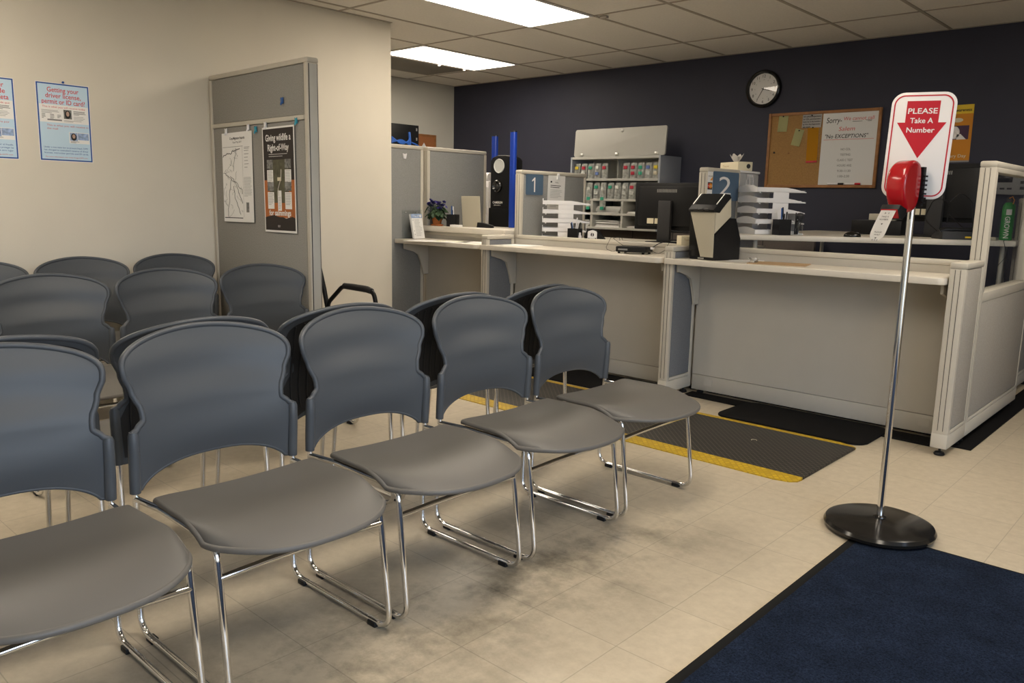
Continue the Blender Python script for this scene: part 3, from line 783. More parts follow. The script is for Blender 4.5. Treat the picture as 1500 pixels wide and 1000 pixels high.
# ---- tall partition with posters
PA, PB = Vector((-5.045, 2.610, 0)), Vector((-3.885, 2.572, 0))
pd = (PB - PA); PL = pd.length; pang = math.atan2(pd.y, pd.x)
t = thing('tall_partition', 'tall grey fabric partition standing out from the cream wall with two posters', 'partition', PA, pang)
H = 1.960; T = .07
f = MB()
f.box((0, 0, .10), (.03, T, H - .03), .004); f.box((PL - .035, 0, .10), (PL - .0, T, H - .028), .004)
f.box((-.002, -.002, H - .03), (PL + .003, T + .002, H), .009); f.box((.03, -.003, 1.634), (PL - .035, T + .003, 1.660), .005); f.box((.03, 0, .11), (PL - .035, T, .135), .003)
f.build('frame', 'trim', t)
c = MB(); c.box((PL, .010, .12), (PL + .006, T - .010, H - .034), .002); c.build('end_cap', 'hutch', t)
g = MB(); g.box((PL - .003, .0085, .12), (PL + .0066, .0100, H - .034)); g.box((PL - .003, T - .010, .12), (PL + .0066, T - .0085, H - .034)); g.build('edge_reveal', 'dark_grey', t)
for z0, z1 in ((.137, 1.632), (1.662, H - .032)):
    for y0, y1 in ((.006, .012), (T - .012, T - .006)): MB().box((.031, y0, z0), (PL - .036, y1, z1), .002).build('fabric_panel', 'fabric_tan', t)
    MB().box((.031, .013, z0), (PL - .036, T - .013, z1)).build('panel_core', 'trim', t)
MB().box((0, -.001, .04), (PL, T + .001, .108), .004).build('base_raceway', 'trim', t)
for x in (.05, PL - .05): MB().lathe([(0, 0), (.024, 0), (.026, .006), (.02, .016), (.006, .018), (.006, .042), (0, .042)], 20, Matrix.Translation((x, T / 2, 0))).build('glide_foot', 'black', t)
PM = Matrix.Translation(PA) @ Matrix.Rotation(pang, 4, 'Z')
def on_part(x, z, d=.001): return PM @ frame((x, -d, z), (1, 0, 0), (0, 0, 1))
S = Sheet('map_sheet', 'white printed road map sheet hanging on the tall partition, left of the dark poster', 'map', .385, .545, 'paper', on_part(.155, 1.052, .005) @ Matrix.Rotation(.012, 4, 'Z') @ Matrix.Rotation(-.012, 4, 'X'), None, basename='paper')
S.tx('lettering', 'ink', 'Crop Migration Hazards', .2, .502, .022, .19, bold=.0003); S.tx('lettering', 'ink', 'Road Map 2019', .2, .480, .016, .11)
def wander(x, y, dx, dy, n, seed, w, m='ink'):
    rr = random.Random(seed); P = [(x, y)]
    for k in range(n): P.append((P[-1][0] + dx + rr.uniform(-.009, .009), P[-1][1] + dy + rr.uniform(-.009, .009)))
    P = [(min(.248, max(.012, a)), min(.455, max(.03, b))) for a, b in P]
    S.lay('map_lines', m).tube([(a, b, .0014) for a, b in P], w, 5)
wander(.012, .40, .014, .004, 17, 1, .0022); wander(.012, .30, .016, -.007, 16, 2, .0016); wander(.14, .22, .006, -.014, 12, 3, .0014); wander(.06, .03, .004, .020, 12, 4, .0012)
wander(.10, .28, .010, -.012, 14, 5, .0014); wander(.18, .45, -.004, -.02, 8, 6, .001)
for k in range(26): wander(random.uniform(.02, .24), random.uniform(.05, .44), random.uniform(-.008, .008), random.uniform(-.008, .008), 7, 20 + k, .0006, 'grey_ink')
S.r('map_frame', 'ink', .010, .458, .26, .0018); S.r('map_frame', 'grey_ink', .262, .03, .0012, .43); S.r('map_frame', 'ink', .010, .022, .24, .005)
S.lines('legend_print', 'ink', .285, .45, .08, 2, .008, .002, 1); S.lines('legend_print', 'ink', .285, .43, .055, 6, .020, .0022, 2); S.lines('legend_print', 'grey_ink', .272, .27, .10, 16, .0075, .0018, 3)
S.r('legend_print', 'grey_print', .295, .06, .035, .06)
S.done()
S = Sheet('wildlife_poster', 'dark and orange Giving wildlife a Right-of-Way poster on the tall partition', 'poster', .355, .600, 'paper', on_part(.672, 1.008, .004) @ Matrix.Rotation(.008, 4, 'Z'), None, basename='paper')
S.r('background_print', 'black_print', .010, .300, .335, .290, 1); S.r('background_print', 'rust', .010, .085, .335, .215, 1); S.r('background_print', 'green_print', .07, .17, .215, .245, 2)
S.poly('background_print#b', 'black_print', [(.010, .012), (.345, .012), (.345, .085)] + [(.345 - k * .0335, .085 + random.uniform(-.004, .016)) for k in range(1, 10)] + [(.010, .085)], 2)
S.tx('title_lettering', 'paper', 'Giving wildlife a', .178, .522, .052, .28, bold=.0012, lv=3); S.tx('title_lettering', 'paper', 'Right-of-Way', .178, .466, .052, .235, bold=.0012, lv=3)
S.tx('title_lettering', 'paper', 'for salmmings', .178, .098, .044, .245, bold=.0012, lv=4)
S.lines('small_print', 'paper', .07, .445, .22, 2, .012, .0022, 5, 3)
for (px, py, h, lw) in ((.045, .275, .15, .068), (.245, .275, .15, .068), (.045, .145, .155, .072), (.24, .145, .155, .072)):
    S.r('picture_print', 'paper', px, py - .01, lw, h * .62, 3); S.r('picture_print', 'grey_print', px, py + h * .60, lw, h * .34, 3); S.lines('small_print', 'grey_ink', px + .006, py + h * .50, lw - .012, 8, h * .058, .0024, int(px * 900), 4)
S.r('picture_print', 'paper', .158, .125, .042, .115, 3); S.lines('small_print', 'grey_ink', .163, .20, .032, 8, .009, .0022, 6, 4); S.r('picture_print', 'cream_card', .160, .295, .042, .02, 3)
S.lay('background_print', 'trim').tube([(.205, .36, .0016), (.20, .31, .0016), (.165, .25, .0016), (.17, .21, .0016)], .003, 5)
S.tx('small_print', 'paper', 'ODOT', .165, .03, .016, .03, lv=5)
S.done()
def clip(x, z, m, label, grp, tall=.03):
    t = thing('hook_clip', label, 'clip', mx=on_part(x, z, .0), group=grp)
    a = MB(); a.prism([(-.011, -.004), (.011, -.004), (.009, .012), (.012, tall), (.004, tall - .006), (-.004, tall - .006), (-.012, tall), (-.009, .012)], .0, .007, bev=.001)
    a.build('clip_plate', m, t); MB().tube([(0, .004, .006), (0, -.006, .012), (0, -.012, .009)], .004, 8).build('clip_hook', m, t)
clip(.215, 1.596, 'white', 'white clip above the left part of the road map sheet', 'white clips on the tall partition')
clip(.500, 1.608, 'white', 'white clip above the right corner of the road map sheet', 'white clips on the tall partition')
clip(.705, 1.612, 'white', 'white clip above the left corner of the wildlife poster', 'white clips on the tall partition')
clip(.590, 1.592, 'teal', 'teal clip on the tall partition between the two posters', 'blue clips on the tall partition')
clip(1.045, 1.618, 'teal', 'teal clip above the right corner of the wildlife poster', 'blue clips on the tall partition')
clip(.900, 1.735, 'blue_clip', 'dark blue clip above the seam of the tall partition', 'blue clips on the tall partition')
# white coat hook on the tall panel by the cream wall end
t = thing('hook_clip', 'white hook near the top of the panel beside the cream wall', 'clip', mx=frame((FX[0] + .030, 4.405, 1.565), (0, 1, 0), (0, 0, 1)))
MB().prism([(-.022, .022), (-.012, -.022), (.012, -.022), (.022, .022), (.008, .014), (-.008, .014)], 0, .012, bev=.002).build('hook_plate', 'white', t)

# ---- clock
mx = frame((-3.306, YB, 2.212), (1, 0, 0), (0, 0, 1))
t = thing('wall_clock', 'round black rimmed wall clock with white dial on the navy wall', 'clock', mx=mx)
R0 = .158
MB().lathe([(0, 0), (R0, 0), (R0, .020), (R0 - .004, .034), (R0 - .014, .040), (R0 - .024, .036), (R0 - .027, .020), (R0 - .03, .018)], 56).build('rim', 'black_gloss', t)
MB().lathe([(0, .010), (R0 - .024, .010), (R0 - .024, .016), (0, .016)], 56).build('dial', 'sign_white', t)
nb_ = MB()
for k in range(1, 13):
    a = PI / 2 - k * PI / 6; nb_.text(str(k), .106 * math.cos(a), .106 * math.sin(a) - .0115, .034, .0168, None, 'CENTER')
    for q in range(5): pass
for k in range(12):
    a = PI / 2 - k * PI / 6; nb_.text(str(12 + k if k else 24), .078 * math.cos(a), .078 * math.sin(a) - .004, .010, .0168, None, 'CENTER')
nb_.build('numerals', 'ink', t, smooth=False, recalc=False)
for nm, ang, ln, wd in (('hour_hand', PI / 2 - (3 + 35 / 60) * PI / 6, .062, .006), ('minute_hand', PI / 2 - 35 * PI / 30, .098, .0045)):
    MB().prism([(-.015, -wd / 2), (ln, -wd / 3), (ln, wd / 3), (-.015, wd / 2)], .0195 if nm[0] == 'h' else .0215, .0205 if nm[0] == 'h' else .0225, Matrix.Rotation(ang, 4, 'Z')).build(nm, 'ink', t)
MB().lathe([(0, .016), (.006, .016), (.006, .024), (0, .024)], 16).build('hand_hub', 'ink', t)
MB().lathe([(R0 - .026, .0275), (.05, .031), (0, .032)], 48).build('cover_glass', 'pane', t)

# ---- cork and white board
BW, BH = .935, .622; bx0, bz0 = -3.234, 1.378
mx = frame((bx0, YB, bz0), (1, 0, 0), (0, 0, 1))
t = thing('notice_board', 'oak framed combination cork and white board on the navy wall', 'board', mx=mx)
f = MB(); fw = .024
f.box((0, 0, 0), (fw, BH, .022), .003); f.box((BW - fw, 0, 0), (BW, BH, .022), .003); f.box((fw, 0, 0), (BW - fw, fw, .022), .003); f.box((fw, BH - fw, 0), (BW - fw, BH, .022), .003)
f.build('frame', 'oak', t)
sx = .470
MB().box((fw, fw, .002), (sx, BH - fw, .012)).build('cork_panel', 'cork', t)
MB().box((sx, fw, .002), (BW - fw, BH - fw, .013)).build('white_panel', 'whiteboard', t)
wr = {}
def wt(m, txt, x, y, size, width, shear=.15, bold=.0003):
    wr.setdefault(m, MB()).text(txt, x, y, size, .0134, width, 'LEFT', shear=shear, bold=bold)
wt('ink', 'Sorry-', sx + .030, .520, .062, .125); wt('red_ink', 'We cannot call', sx + .17, .536, .040, .24, bold=0)
wt('red_ink', 'Salem', sx + .135, .455, .046, .13, bold=0); wt('ink', '"No EXCEPTIONS"', sx + .028, .398, .044, .345)
wr['ink'].rect(sx + .24, .524, .078, .003, .0134); wr['ink'].rect(sx + .345, .530, .05, .003, .0134); wr['ink'].rect(sx + .36, .522, .03, .003, .0134)
wr['red_ink'].rect(sx + .018, .385, .40, .0028, .0134)
for k, l in enumerate((('NO CDL', .080), ('TESTING', .082), ('CLASS C TEST', .128), ('HOURS ARE:', .118), ('9:30-11:30', .108), ('1:00-2:30', .095))):
    wr.setdefault('grey_ink', MB()).text(l[0], sx + .205, .300 - k * .043, .025, .0134, l[1], 'CENTER', bold=.0004)
for m, mb in wr.items(): mb.build('board_writing', m, t, smooth=False, recalc=False)
def note(name, label, cat, cx, cy, w, h, rz, m, group=None, pin='ink', folds=None, text=None):
    t = thing(name, label, cat, mx=mx @ Matrix.Translation((cx, cy, .0125)) @ Matrix.Rotation(rz, 4, 'Z'), group=group)
    mb = MB(); rws = [[(-w / 2 + w * i / 6, -h / 2 + h * j / 8, .001 + .008 * (1 - j / 8) ** 2) for i in range(7)] for j in range(9)]
    mb.grid(rws); bmesh.ops.solidify(mb.b, geom=mb.b.faces[:], thickness=.0008); mb.build('paper', m, t)
    MB().lathe([(0, 0), (.003, 0), (.003, .005), (.006, .008), (.006, .011), (0, .012)], 12, Matrix.Translation((0, h / 2 - .012, .001))).build('push_pin', pin, t)
    if text: text(t, w, h)
    return t
note('sticky_note', 'upright pale yellow note at the top left of the cork board', 'note', .128, .536, .083, .138, -.03, 'note_yellow', 'pale yellow notes on the cork board')
note('sticky_note', 'tilted pale yellow note in the middle of the cork board', 'note', .265, .415, .078, .138, -.22, 'note_yellow', 'pale yellow notes on the cork board')
def ntx(t, w, h):
    b = MB()
    for k, l in enumerate(('All vehicle inspections', 'or CDL programming', 'must be in the building', 'by 4 for the Department', 'to test')): b.text(l, -w / 2 + .008, h / 2 - .024 - k * .021, .016, .0105 - .0012 * (4 - k), w * .9 if k < 4 else w * .4, 'LEFT', bold=.0003)
    b.build('lettering', 'ink', t, smooth=False, recalc=False)
note('typed_notice', 'small white typed notice at the top right of the cork board', 'notice', .378, .545, .163, .11, .0, 'paper', text=ntx)
def otx(t, w, h):
    MB().box((-w / 2, -h / 2 - .012, .006), (w / 2, -h / 2 + .004, .010), .002).build('red_edge', 'red_ink', t)
note('orange_envelope', 'bright orange yellow hanging envelope under the typed notice on the cork board', 'envelope', .397, .360, .092, .285, .03, 'note_orange', pin='ink', text=otx)
for i, (cx, cy, lb, r_) in enumerate(((.070, .295, 'dark pin alone on the lower left of the cork board', .0085), (.195, .288, 'brown pin to the right of the lone dark pin on the cork board', .006))):
    o = MB().lathe([(0, 0), (r_ * .5, 0), (r_ * .5, .006), (r_, .009), (r_, .013), (0, .014)], 12, mx @ Matrix.Translation((cx, cy, .0115))).build('push_pin', 'ink' if i == 0 else 'oak'); tag(o, lb, 'pin')
for cx, capm, lb in ((.555, 'ink', 'white marker pen with black cap on the board ledge'), (.690, 'sign_red', 'white marker pen with red cap on the board ledge')):
    t = thing('marker_pen', lb, 'marker', mx=mx @ Matrix.Translation((cx, fw + .008, .021)), group='marker pens on the board ledge')
    MB().tube([(0, 0, 0), (.085, 0, 0)], .0075, 12).build('barrel', 'white', t); MB().tube([(.085, 0, 0), (.128, 0, 0)], .0085, 12).build('cap', capm, t)

# ---- awareness poster
PW, PH = .300, .415
S = Sheet('awareness_poster', 'orange awareness poster on the navy wall half hidden by the number sign', 'poster', PW, PH, 'orange', frame((-1.952, YB - .001, 1.568), (1, 0, 0), (0, 0, 1)) @ Matrix.Rotation(.01, 4, 'Z'), basename='paper')
S.r('heading_band', 'yellow', 0, PH - .065, PW, .065); S.tx('lettering', 'ink', 'Work Zone Awareness', .150, PH - .048, .030, .275, bold=.0006)
S.r('picture_print', 'purple', .12, .165, .160, .10); S.poly('picture_print', 'sign_white', ell(.185, .215, .034, .045), 2); S.poly('picture_print', 'sign_white', [(.20, .165), (.265, .165), (.225, .205), (.20, .20)], 2)
S.poly('picture_print', 'cream_card', ell(.20, .305, .035, .016), 1); S.tx('lettering', 'cream_card', 'Every Day', .205, .035, .032, .145, bold=.0004)
S.r('heading_band', 'mid_grey', .02, -.0, PW - .02, .012, 1)
S.done()
# ------------------------------------------------------------------ take-a-number stand
SX, SY = -.926, 3.118
t = thing('number_stand', 'chrome floor stand with red and white take a number sign and red ticket dispenser', 'stand', (SX, SY, .0085))
MB().lathe([(0, 0), (.182, 0), (.196, .006), (.199, .018), (.192, .030), (.172, .038), (.05, .046), (.022, .050), (0, .050)], 64).build('weighted_base', 'black_gloss', t)
MB().tube([(0, 0, .045), (0, 0, 1.40)], .0125, 24).build('pole', 'chrome', t)
MB().lathe([(.0125, .048), (.024, .048), (.022, .054), (.0125, .058)], 24).build('collar', 'black_gloss', t)
RS = math.radians(6)
sm = Matrix.Translation((.004, -.0142, 1.4285)) @ Matrix.Rotation(RS, 4, 'Z') @ frame((0, 0, 0), (1, 0, 0), (0, 0, 1)) @ Matrix.Rotation(math.radians(-1.7), 4, 'Z')
sw, sh = .208, .364
sp_ = MB().prism(rrect(sw, sh, .042, 8), -.003, .0, sm, bev=.0006).build('sign_panel', 'sign_white', t)
b = MB(); o_ = rrect(sw - .018, sh - .018, .034, 8); i_ = rrect(sw - .027, sh - .027, .030, 8)
vo = [b.b.verts.new(sm @ Vector((x, y, .0006))) for x, y in o_]; vi = [b.b.verts.new(sm @ Vector((x, y, .0006))) for x, y in i_]; n = len(vo)
for k in range(n): b.b.faces.new((vo[k], vo[(k + 1) % n], vi[(k + 1) % n], vi[k]))
b.build('printed_border', 'sign_red', sp_, smooth=False)
MB().prism([(-.053, .153), (.053, .153), (.053, .080), (.079, .080), (.002, -.042), (-.079, .080), (-.053, .080)], .0002, .0007, sm).build('arrow', 'sign_red', sp_, smooth=False)
b = MB()
for txt, y, w, s_ in (('PLEASE', .110, .094, .026), ('Take A', .078, .074, .025), ('Number', .046, .090, .025)): b.text(txt, 0, y, s_, .0018, w, 'CENTER', sm, bold=.0004)
b.build('lettering', 'sign_white', sp_, smooth=False, recalc=False)
bk = MB(); bk.box((-.016, -.012, 1.25), (.016, .014, 1.268), .003); bk.box((-.016, -.012, 1.36), (.016, .014, 1.378), .003); bk.build('sign_clamp', 'black', t)
# dispenser: snail shaped red drum seen edge-on, its mouth pointing down towards the chairs
DA = math.radians(73)           # the mouth points to the left and towards the viewer
dm = Matrix.Translation((-.008, -.070, 1.270)) @ Matrix.Rotation(PI + DA, 4, 'Z')
prof = []                       # side outline in (u forward, v up)
for k in range(0, 25):
    a = math.radians(-75 + k * 10); prof.append((.0 + .052 * math.cos(a) * 1.0 - .008, .030 + .070 * math.sin(a) if math.sin(a) > 0 else .030 + .055 * math.sin(a)))
prof = [(-.030, -.062), (.022, -.078), (.040, -.050), (.056, -.018), (.062, .020), (.058, .056), (.044, .086), (.020, .104), (-.006, .108), (-.026, .098), (-.036, .076), (-.038, .02)]
def smooth_poly(P, it=2):
    for _ in range(it):
        Q = []
        for a, c in zip(P, P[1:] + P[:1]): Q += [(a[0] * .75 + c[0] * .25, a[1] * .75 + c[1] * .25), (a[0] * .25 + c[0] * .75, a[1] * .25 + c[1] * .75)]
        P = Q
    return P
pp = smooth_poly(prof, 2)
side = dm @ Matrix(((1, 0, 0, 0), (0, 0, 1, 0), (0, 1, 0, 0), (0, 0, 0, 1)))   # (u,v,w) -> (x=u, y=w, z=v)
mb = MB(); rings = []
cxu = sum(p[0] for p in pp) / len(pp); cyu = sum(p[1] for p in pp) / len(pp)
for w_, sc in ((-.037, .78), (-.0355, .90), (-.030, .97), (-.022, 1.0), (.022, 1.0), (.030, .97), (.0355, .90), (.037, .78)):
    rings.append([mb.b.verts.new((cxu + (u - cxu) * sc, cyu + (v - cyu) * sc, w_)) for u, v in pp])
for A, B_ in zip(rings, rings[1:]):
    for k in range(len(pp)): mb.b.faces.new((A[k], A[(k + 1) % len(pp)], B_[(k + 1) % len(pp)], B_[k]))
mb.b.faces.new(rings[0][::-1]); mb.b.faces.new(rings[-1]); bmesh.ops.transform(mb.b, matrix=side, verts=mb.b.verts[:])
dp = mb.build('ticket_dispenser', 'disp_red', t, ang=50)
# hinge seam, mouth and back plate
MB().prism([(-.052, -.050), (-.038, -.050), (-.036, .085), (-.052, .085)], -.016, .040, side, bev=.002).build('back_plate', 'black', dp)
k_ = MB()
for q in range(7): k_.box((-.053, -.040 + q * .015, .028), (-.036, -.034 + q * .015, .047), 0, side)
k_.build('latch_teeth', 'black', dp)
mt = MB(); mt.prism([(.030, -.060), (.068, -.046), (.078, -.062), (.064, -.094), (.048, -.098), (.028, -.078)], -.036, .036, side, bev=.004); mt.build('ticket_mouth', 'black', dp)
mt = MB(); mt.prism([(.072, -.056), (.0795, -.064), (.0665, -.093), (.058, -.090)], -.032, .032, side, bev=.002); mt.build('ticket_tongue', 'disp_red', dp)
# printed ticket strip
tk = MB(); L0 = Vector((.079, -.066, 0)); dirv = Vector((.50, -.87, 0)).normalized()
pts = []
for i in range(9):
    q = i / 8; p = L0 + dirv * (.120 * q) + Vector((.004 * math.sin(q * 3), 0, 0)); wd = .029 if i < 7 else (.026 if i == 7 else .010)
    pts.append([(p.x, p.y, -wd), (p.x, p.y, wd)])
tk.grid(pts); bmesh.ops.solidify(tk.b, geom=tk.b.faces[:], thickness=.0006); bmesh.ops.transform(tk.b, matrix=side, verts=tk.b.verts[:])
tko = tk.build('ticket_strip', 'paper', dp)
# print on the strip: u runs across, v along
nrm = Vector((-dirv.y, dirv.x, 0)); nrm = nrm if nrm.x > 0 else -nrm
o3 = L0 + nrm * .0032
tm = side @ Matrix(((0, -dirv.x, nrm.x, o3.x), (0, -dirv.y, nrm.y, o3.y), (1, 0, 0, 0), (0, 0, 0, 1)))
bt = MB()
for y, tx, w_ in ((-.016, '3 1', .018), (-.030, 'TAKE A', .028), (-.041, 'NUMBER', .034), (-.078, '031', .026), (-.091, 'PLEASE', .028), (-.101, 'WAIT', .024), (-.122, '032', .024)): bt.text(tx, 0, y, .0085, 0, w_, 'CENTER', tm @ Matrix.Diagonal((1, 1, 1, 1)))
for y in (-.058, -.113): bt.prism([(-.004, y + .004), (0, y - .002), (.004, y + .004)], 0, .0003, tm)
bt.build('lettering', 'ink', tko, smooth=False, recalc=False)

# ------------------------------------------------------------------ number placards, papers
def placard(num, x, y, z, w, h, label):
    S = Sheet('number_placard', label, 'sign', w, h, 'placard', frame((x, y, z), (0, 1, 0), (0, 0, 1)), 'counter number signs', radius=.012, th=.003, basename='plate')
    if num == '1': S.poly('numeral', 'sign_white', [(.094, .022), (.108, .022), (.108, .134), (.098, .134), (.070, .112), (.070, .101), (.094, .114)], 3)
    else: S.tx('numeral', 'sign_white', '2', w * .46, .034, .175, .165, bold=-.0004)
    return S.done()
p1 = FX[1] + .031; p2 = FX[2] + .031
placard('1', p1, 4.752, 1.268, .205, .158, 'blue sign with white number 1 on the middle counter panel')
placard('2', p2, 4.768, 1.248, .350, .186, 'blue sign with white number 2 on the right counter panel')
S = Sheet('card_logo_strip', 'narrow strip of payment card stickers beside the sign 2', 'sticker', .066, .178, 'white', frame((p2 + .0005, 4.700, 1.250), (0, 1, 0), (0, 0, 1)), basename='backing')
S.r('logo_print', 'ink', .004, .066, .058, .046); S.poly('logo_print', 'mc_red', ell(.024, .089, .018, .017), 2); S.poly('logo_print', 'mc_orange', ell(.042, .089, .018, .017), 3); S.tx('lettering', 'sign_white', 'MasterCard', .033, .086, .009, .05, lv=4)
S.r('logo_print#a', 'paper', .004, .124, .058, .048); S.poly('logo_print#a', 'mc_orange', [(.03, .124), (.062, .124), (.062, .148)], 2); S.tx('lettering', 'ink', 'DISCOVER', .033, .146, .012, .055, lv=3)
S.r('logo_print', 'paper', .004, .012, .058, .044); S.tx('lettering', 'visa_blue', 'VISA', .033, .024, .024, .052, lv=3, bold=.0006, shear=.2)
S.done()
S = Sheet('pinned_notice', 'white printed notice clipped on the panel above the letter trays of counter 1', 'notice', .215, .30, 'paper', frame((p1 - .0018, 5.015, 1.135), (0, 1, 0), (0, 0, 1)) @ Matrix.Rotation(-.03, 4, 'Z'), basename='paper')
S.r('small_print', 'ink', .03, .235, .018, .014); S.tx('lettering', 'ink', 'Notice', .11, .235, .014, .04)
S.lines('small_print', 'ink', .03, .212, .155, 2, .014, .005, 1); S.lines('small_print', 'grey_ink', .03, .178, .15, 6, .012, .002, 2); S.lines('small_print', 'ink', .03, .085, .15, 1, .014, .005, 3); S.lines('small_print', 'grey_ink', .03, .07, .15, 3, .012, .002, 4)
S.done()
t = thing('hook_clip', 'white clip holding the printed notice on the panel with sign 1', 'clip', mx=frame((p1 - .0012, 5.142, 1.425), (0, 1, 0), (0, 0, 1)))
MB().prism([(-.016, -.03), (.016, -.03), (.011, -.012), (.012, .018), (-.012, .018), (-.011, -.012)], 0, .009, bev=.002).build('clip_plate', 'white', t)

# ------------------------------------------------------------------ letter trays
def tray_stack(label, x, y, z, rz, group):
    """five tier letter tray: front lip at -Y local, long side along Y"""
    t = thing('letter_tray_stack', label, 'letter trays', (x, y, z), rz, group)
    w, l, hp = .116, .34, .068
    for k in range(5):
        z0 = k * hp; dy = k * .0; sh = .0
        fl_ = MB(); fl_.box((-w, 0, z0), (w, l, z0 + .003)); 
        fl_.box((-w, 0, z0), (-w + .004, l * .62, z0 + .030)); fl_.box((w - .004, 0, z0), (w, l * .62, z0 + .030))
        for s in (-1, 1):
            fl_.prism([(l * .62, .0), (l + .02, .0), (l + .02, .004), (l * .80, .022), (l * .62, .030)], -.002, .002, Matrix.Translation((s * (w - .002), 0, z0)) @ Matrix(((0, 0, 1, 0), (1, 0, 0, 0), (0, 1, 0, 0), (0, 0, 0, 1))))
        lip = [(-w, 0)] + [(-w + 2 * w * q / 12, .030 + .016 * math.sin(PI * q / 12)) for q in range(13)] + [(w, 0)]
        fl_.prism(lip, 0, .004, Matrix.Translation((0, -.002, z0)) @ Matrix(((1, 0, 0, 0), (0, 0, -1, 0), (0, 1, 0, 0), (0, 0, 0, 1))))
        for s in (-1, 1):
            for yy in (.02, l * .5): fl_.tube([(s * (w - .006), yy, z0 - .008 if k else z0), (s * (w - .006), yy, z0 + .002)], .005, 8)
        tr = fl_.build('tray', 'white', t)
        if k < 4:
            for s in (-1, 1): MB().box((s * (w - .003) - .002, l * .34, z0 + .028), (s * (w - .003) + .002, l * .68, z0 + hp), .001).build('riser', 'white', tr)
            MB().box((-w + .01, l - .012, z0 + .003), (w - .01, l - .008, z0 + hp)).build('back_wall', 'white', tr) if k < 2 else None
        if k >= 1:
            ps = MB(); rr = random.Random(k + int(x * 10))
            for q in range(4 if k < 4 else 3): ps.box((-w + .014, .03 + rr.uniform(0, .02), z0 + .004 + q * .003), (w - .014, (l + .01 + rr.uniform(-.03, .02)) if k > 1 else l - .022, z0 + .006 + q * .003))
            o = ps.build('paper_pile', 'paper'); o.location = (x, y, z); o.rotation_euler = (0, 0, rz)
            tag(o, 'white papers in the %s tray of the stack %s' % (('bottom', 'second lowest', 'middle', 'second highest', 'top')[k], 'beside sign 2' if x > -3 else 'under the printed notice'), 'papers', 'paper piles in the letter trays')
    return t
tray_stack('white five tier letter tray stack beside the sign 2', -2.515, 5.035, DZ + .0005, math.radians(-32), 'white letter trays behind the counters')
tray_stack('white five tier letter tray stack under the printed notice of sign 1', -4.115, 4.835, .9255, math.radians(-50), 'white letter trays behind the counters')

# ------------------------------------------------------------------ cabinet with open flap door on the back wall
HX0, HX1, HY0, HZ0, HZ1 = -5.125, -4.085, 6.42, .965, 1.655
t = thing('wall_cabinet', 'pale grey open wall cabinet with flap door raised, packets hanging inside', 'cabinet', ((HX0 + HX1) / 2, HY0, HZ0)); hw = (HX1 - HX0) / 2; hd = YB - HY0 - .001; hh = HZ1 - HZ0
for s in (-1, 1): MB().box((s * hw - (.02 if s > 0 else 0), 0, 0), (s * hw + (0 if s > 0 else .02), hd, hh), .002).build('side_panel', 'hutch_side', t)
MB().box((-hw + .02, hd - .012, 0), (hw - .02, hd, hh)).build('back_panel', 'hutch', t)
f = MB().box((-hw + .02, 0, hh - .024), (hw - .02, hd - .012, hh), .002); f.build('top_panel', 'hutch', t)
for z in (0, .135, .270, .462): MB().box((-hw + .02, .004, z), (hw - .02, hd - .012, z + .022), .002).build('shelf', 'hutch', t)
for xx in (-.245, .115, .335):
    MB().box((xx - .012, .006, .022), (xx + .012, hd - .012, .135), .001).build('divider', 'hutch', t)
    MB().box((xx - .012, .006, .157), (xx + .012, hd - .012, .270), .001).build('divider', 'hutch', t)
for xx in (-.02,): MB().box((xx - .004, .10, .484), (xx + .004, hd - .012, hh - .024)).build('divider', 'hutch', t)
dm_ = Matrix.Translation((0, .03, hh + .002)) @ Matrix.Rotation(math.radians(-4), 4, 'X')
dr = MB().prism(rrect(1.045, .262, .018, 5, .025, .131), -.009, .009, dm_ @ Matrix(((1, 0, 0, 0), (0, 0, -1, 0), (0, 1, 0, 0), (0, 0, 0, 1))), bev=.003).build('flap_door', 'hutch', t)
for xx in (-.40, .02, .46):
    MB().box((xx - .018, -.018, .004), (xx + .018, -.009, .030), .002, dm_).build('hinge', 'steel', dr)
MB().lathe([(0, 0), (.014, 0), (.014, .006), (.006, .010), (0, .010)], 16, dm_ @ frame((.06, -.010, .235), (1, 0, 0), (0, 0, 1))).build('lock', 'steel', dr)
# packets hanging in the two upper compartments
rr = random.Random(5)
def packet(x, z, w, h, y, cols, label):
    t = thing('sticker_packet', label, 'packet', ((HX0 + HX1) / 2 + x, HY0 + y, HZ0 + z), 0, 'packets hanging in the wall cabinet')
    mb = MB(); mb.grid([[(-w / 2 + w * i / 4, -.004 - .010 * math.sin(PI * j / 5) * math.sin(PI * i / 4), -h + h * j / 5) for i in range(5)] for j in range(6)]); bmesh.ops.solidify(mb.b, geom=mb.b.faces[:], thickness=.003)
    mb.build('sleeve', 'packet', t)
    for q, c in enumerate(cols):
        zz = -h * (.18 + .36 * q); MB().box((-w * .26, -.019, zz - .030), (w * .26, -.013, zz), .002).build('printed_label', c, t)
up_ = [('pk_yellow',), ('pk_red', 'packet'), ('pk_green',), ('packet', 'pk_blue'), ('pk_red',), None, None, ('pk_red',), ('pk_red', 'pk_red'), ('pk_green', 'pk_green'), ('pk_blue', 'packet'), ('pk_yellow', 'cream_card')]
nm_ = {'pk_yellow': 'yellow', 'pk_red': 'red', 'pk_green': 'green', 'pk_blue': 'blue', 'packet': 'clear', 'cream_card': 'cream'}
ordn = ('first', 'second', 'third', 'fourth', 'fifth', 'sixth', 'seventh', 'eighth', 'ninth', 'tenth', 'eleventh', 'last')
for i, c in enumerate(up_):
    if not c: continue
    packet(-.455 + i * .083, .628, .076, .150, .035, c, '%s labelled packet, %s place from the left in the cabinet top compartment' % (nm_[c[0]], ordn[i]))
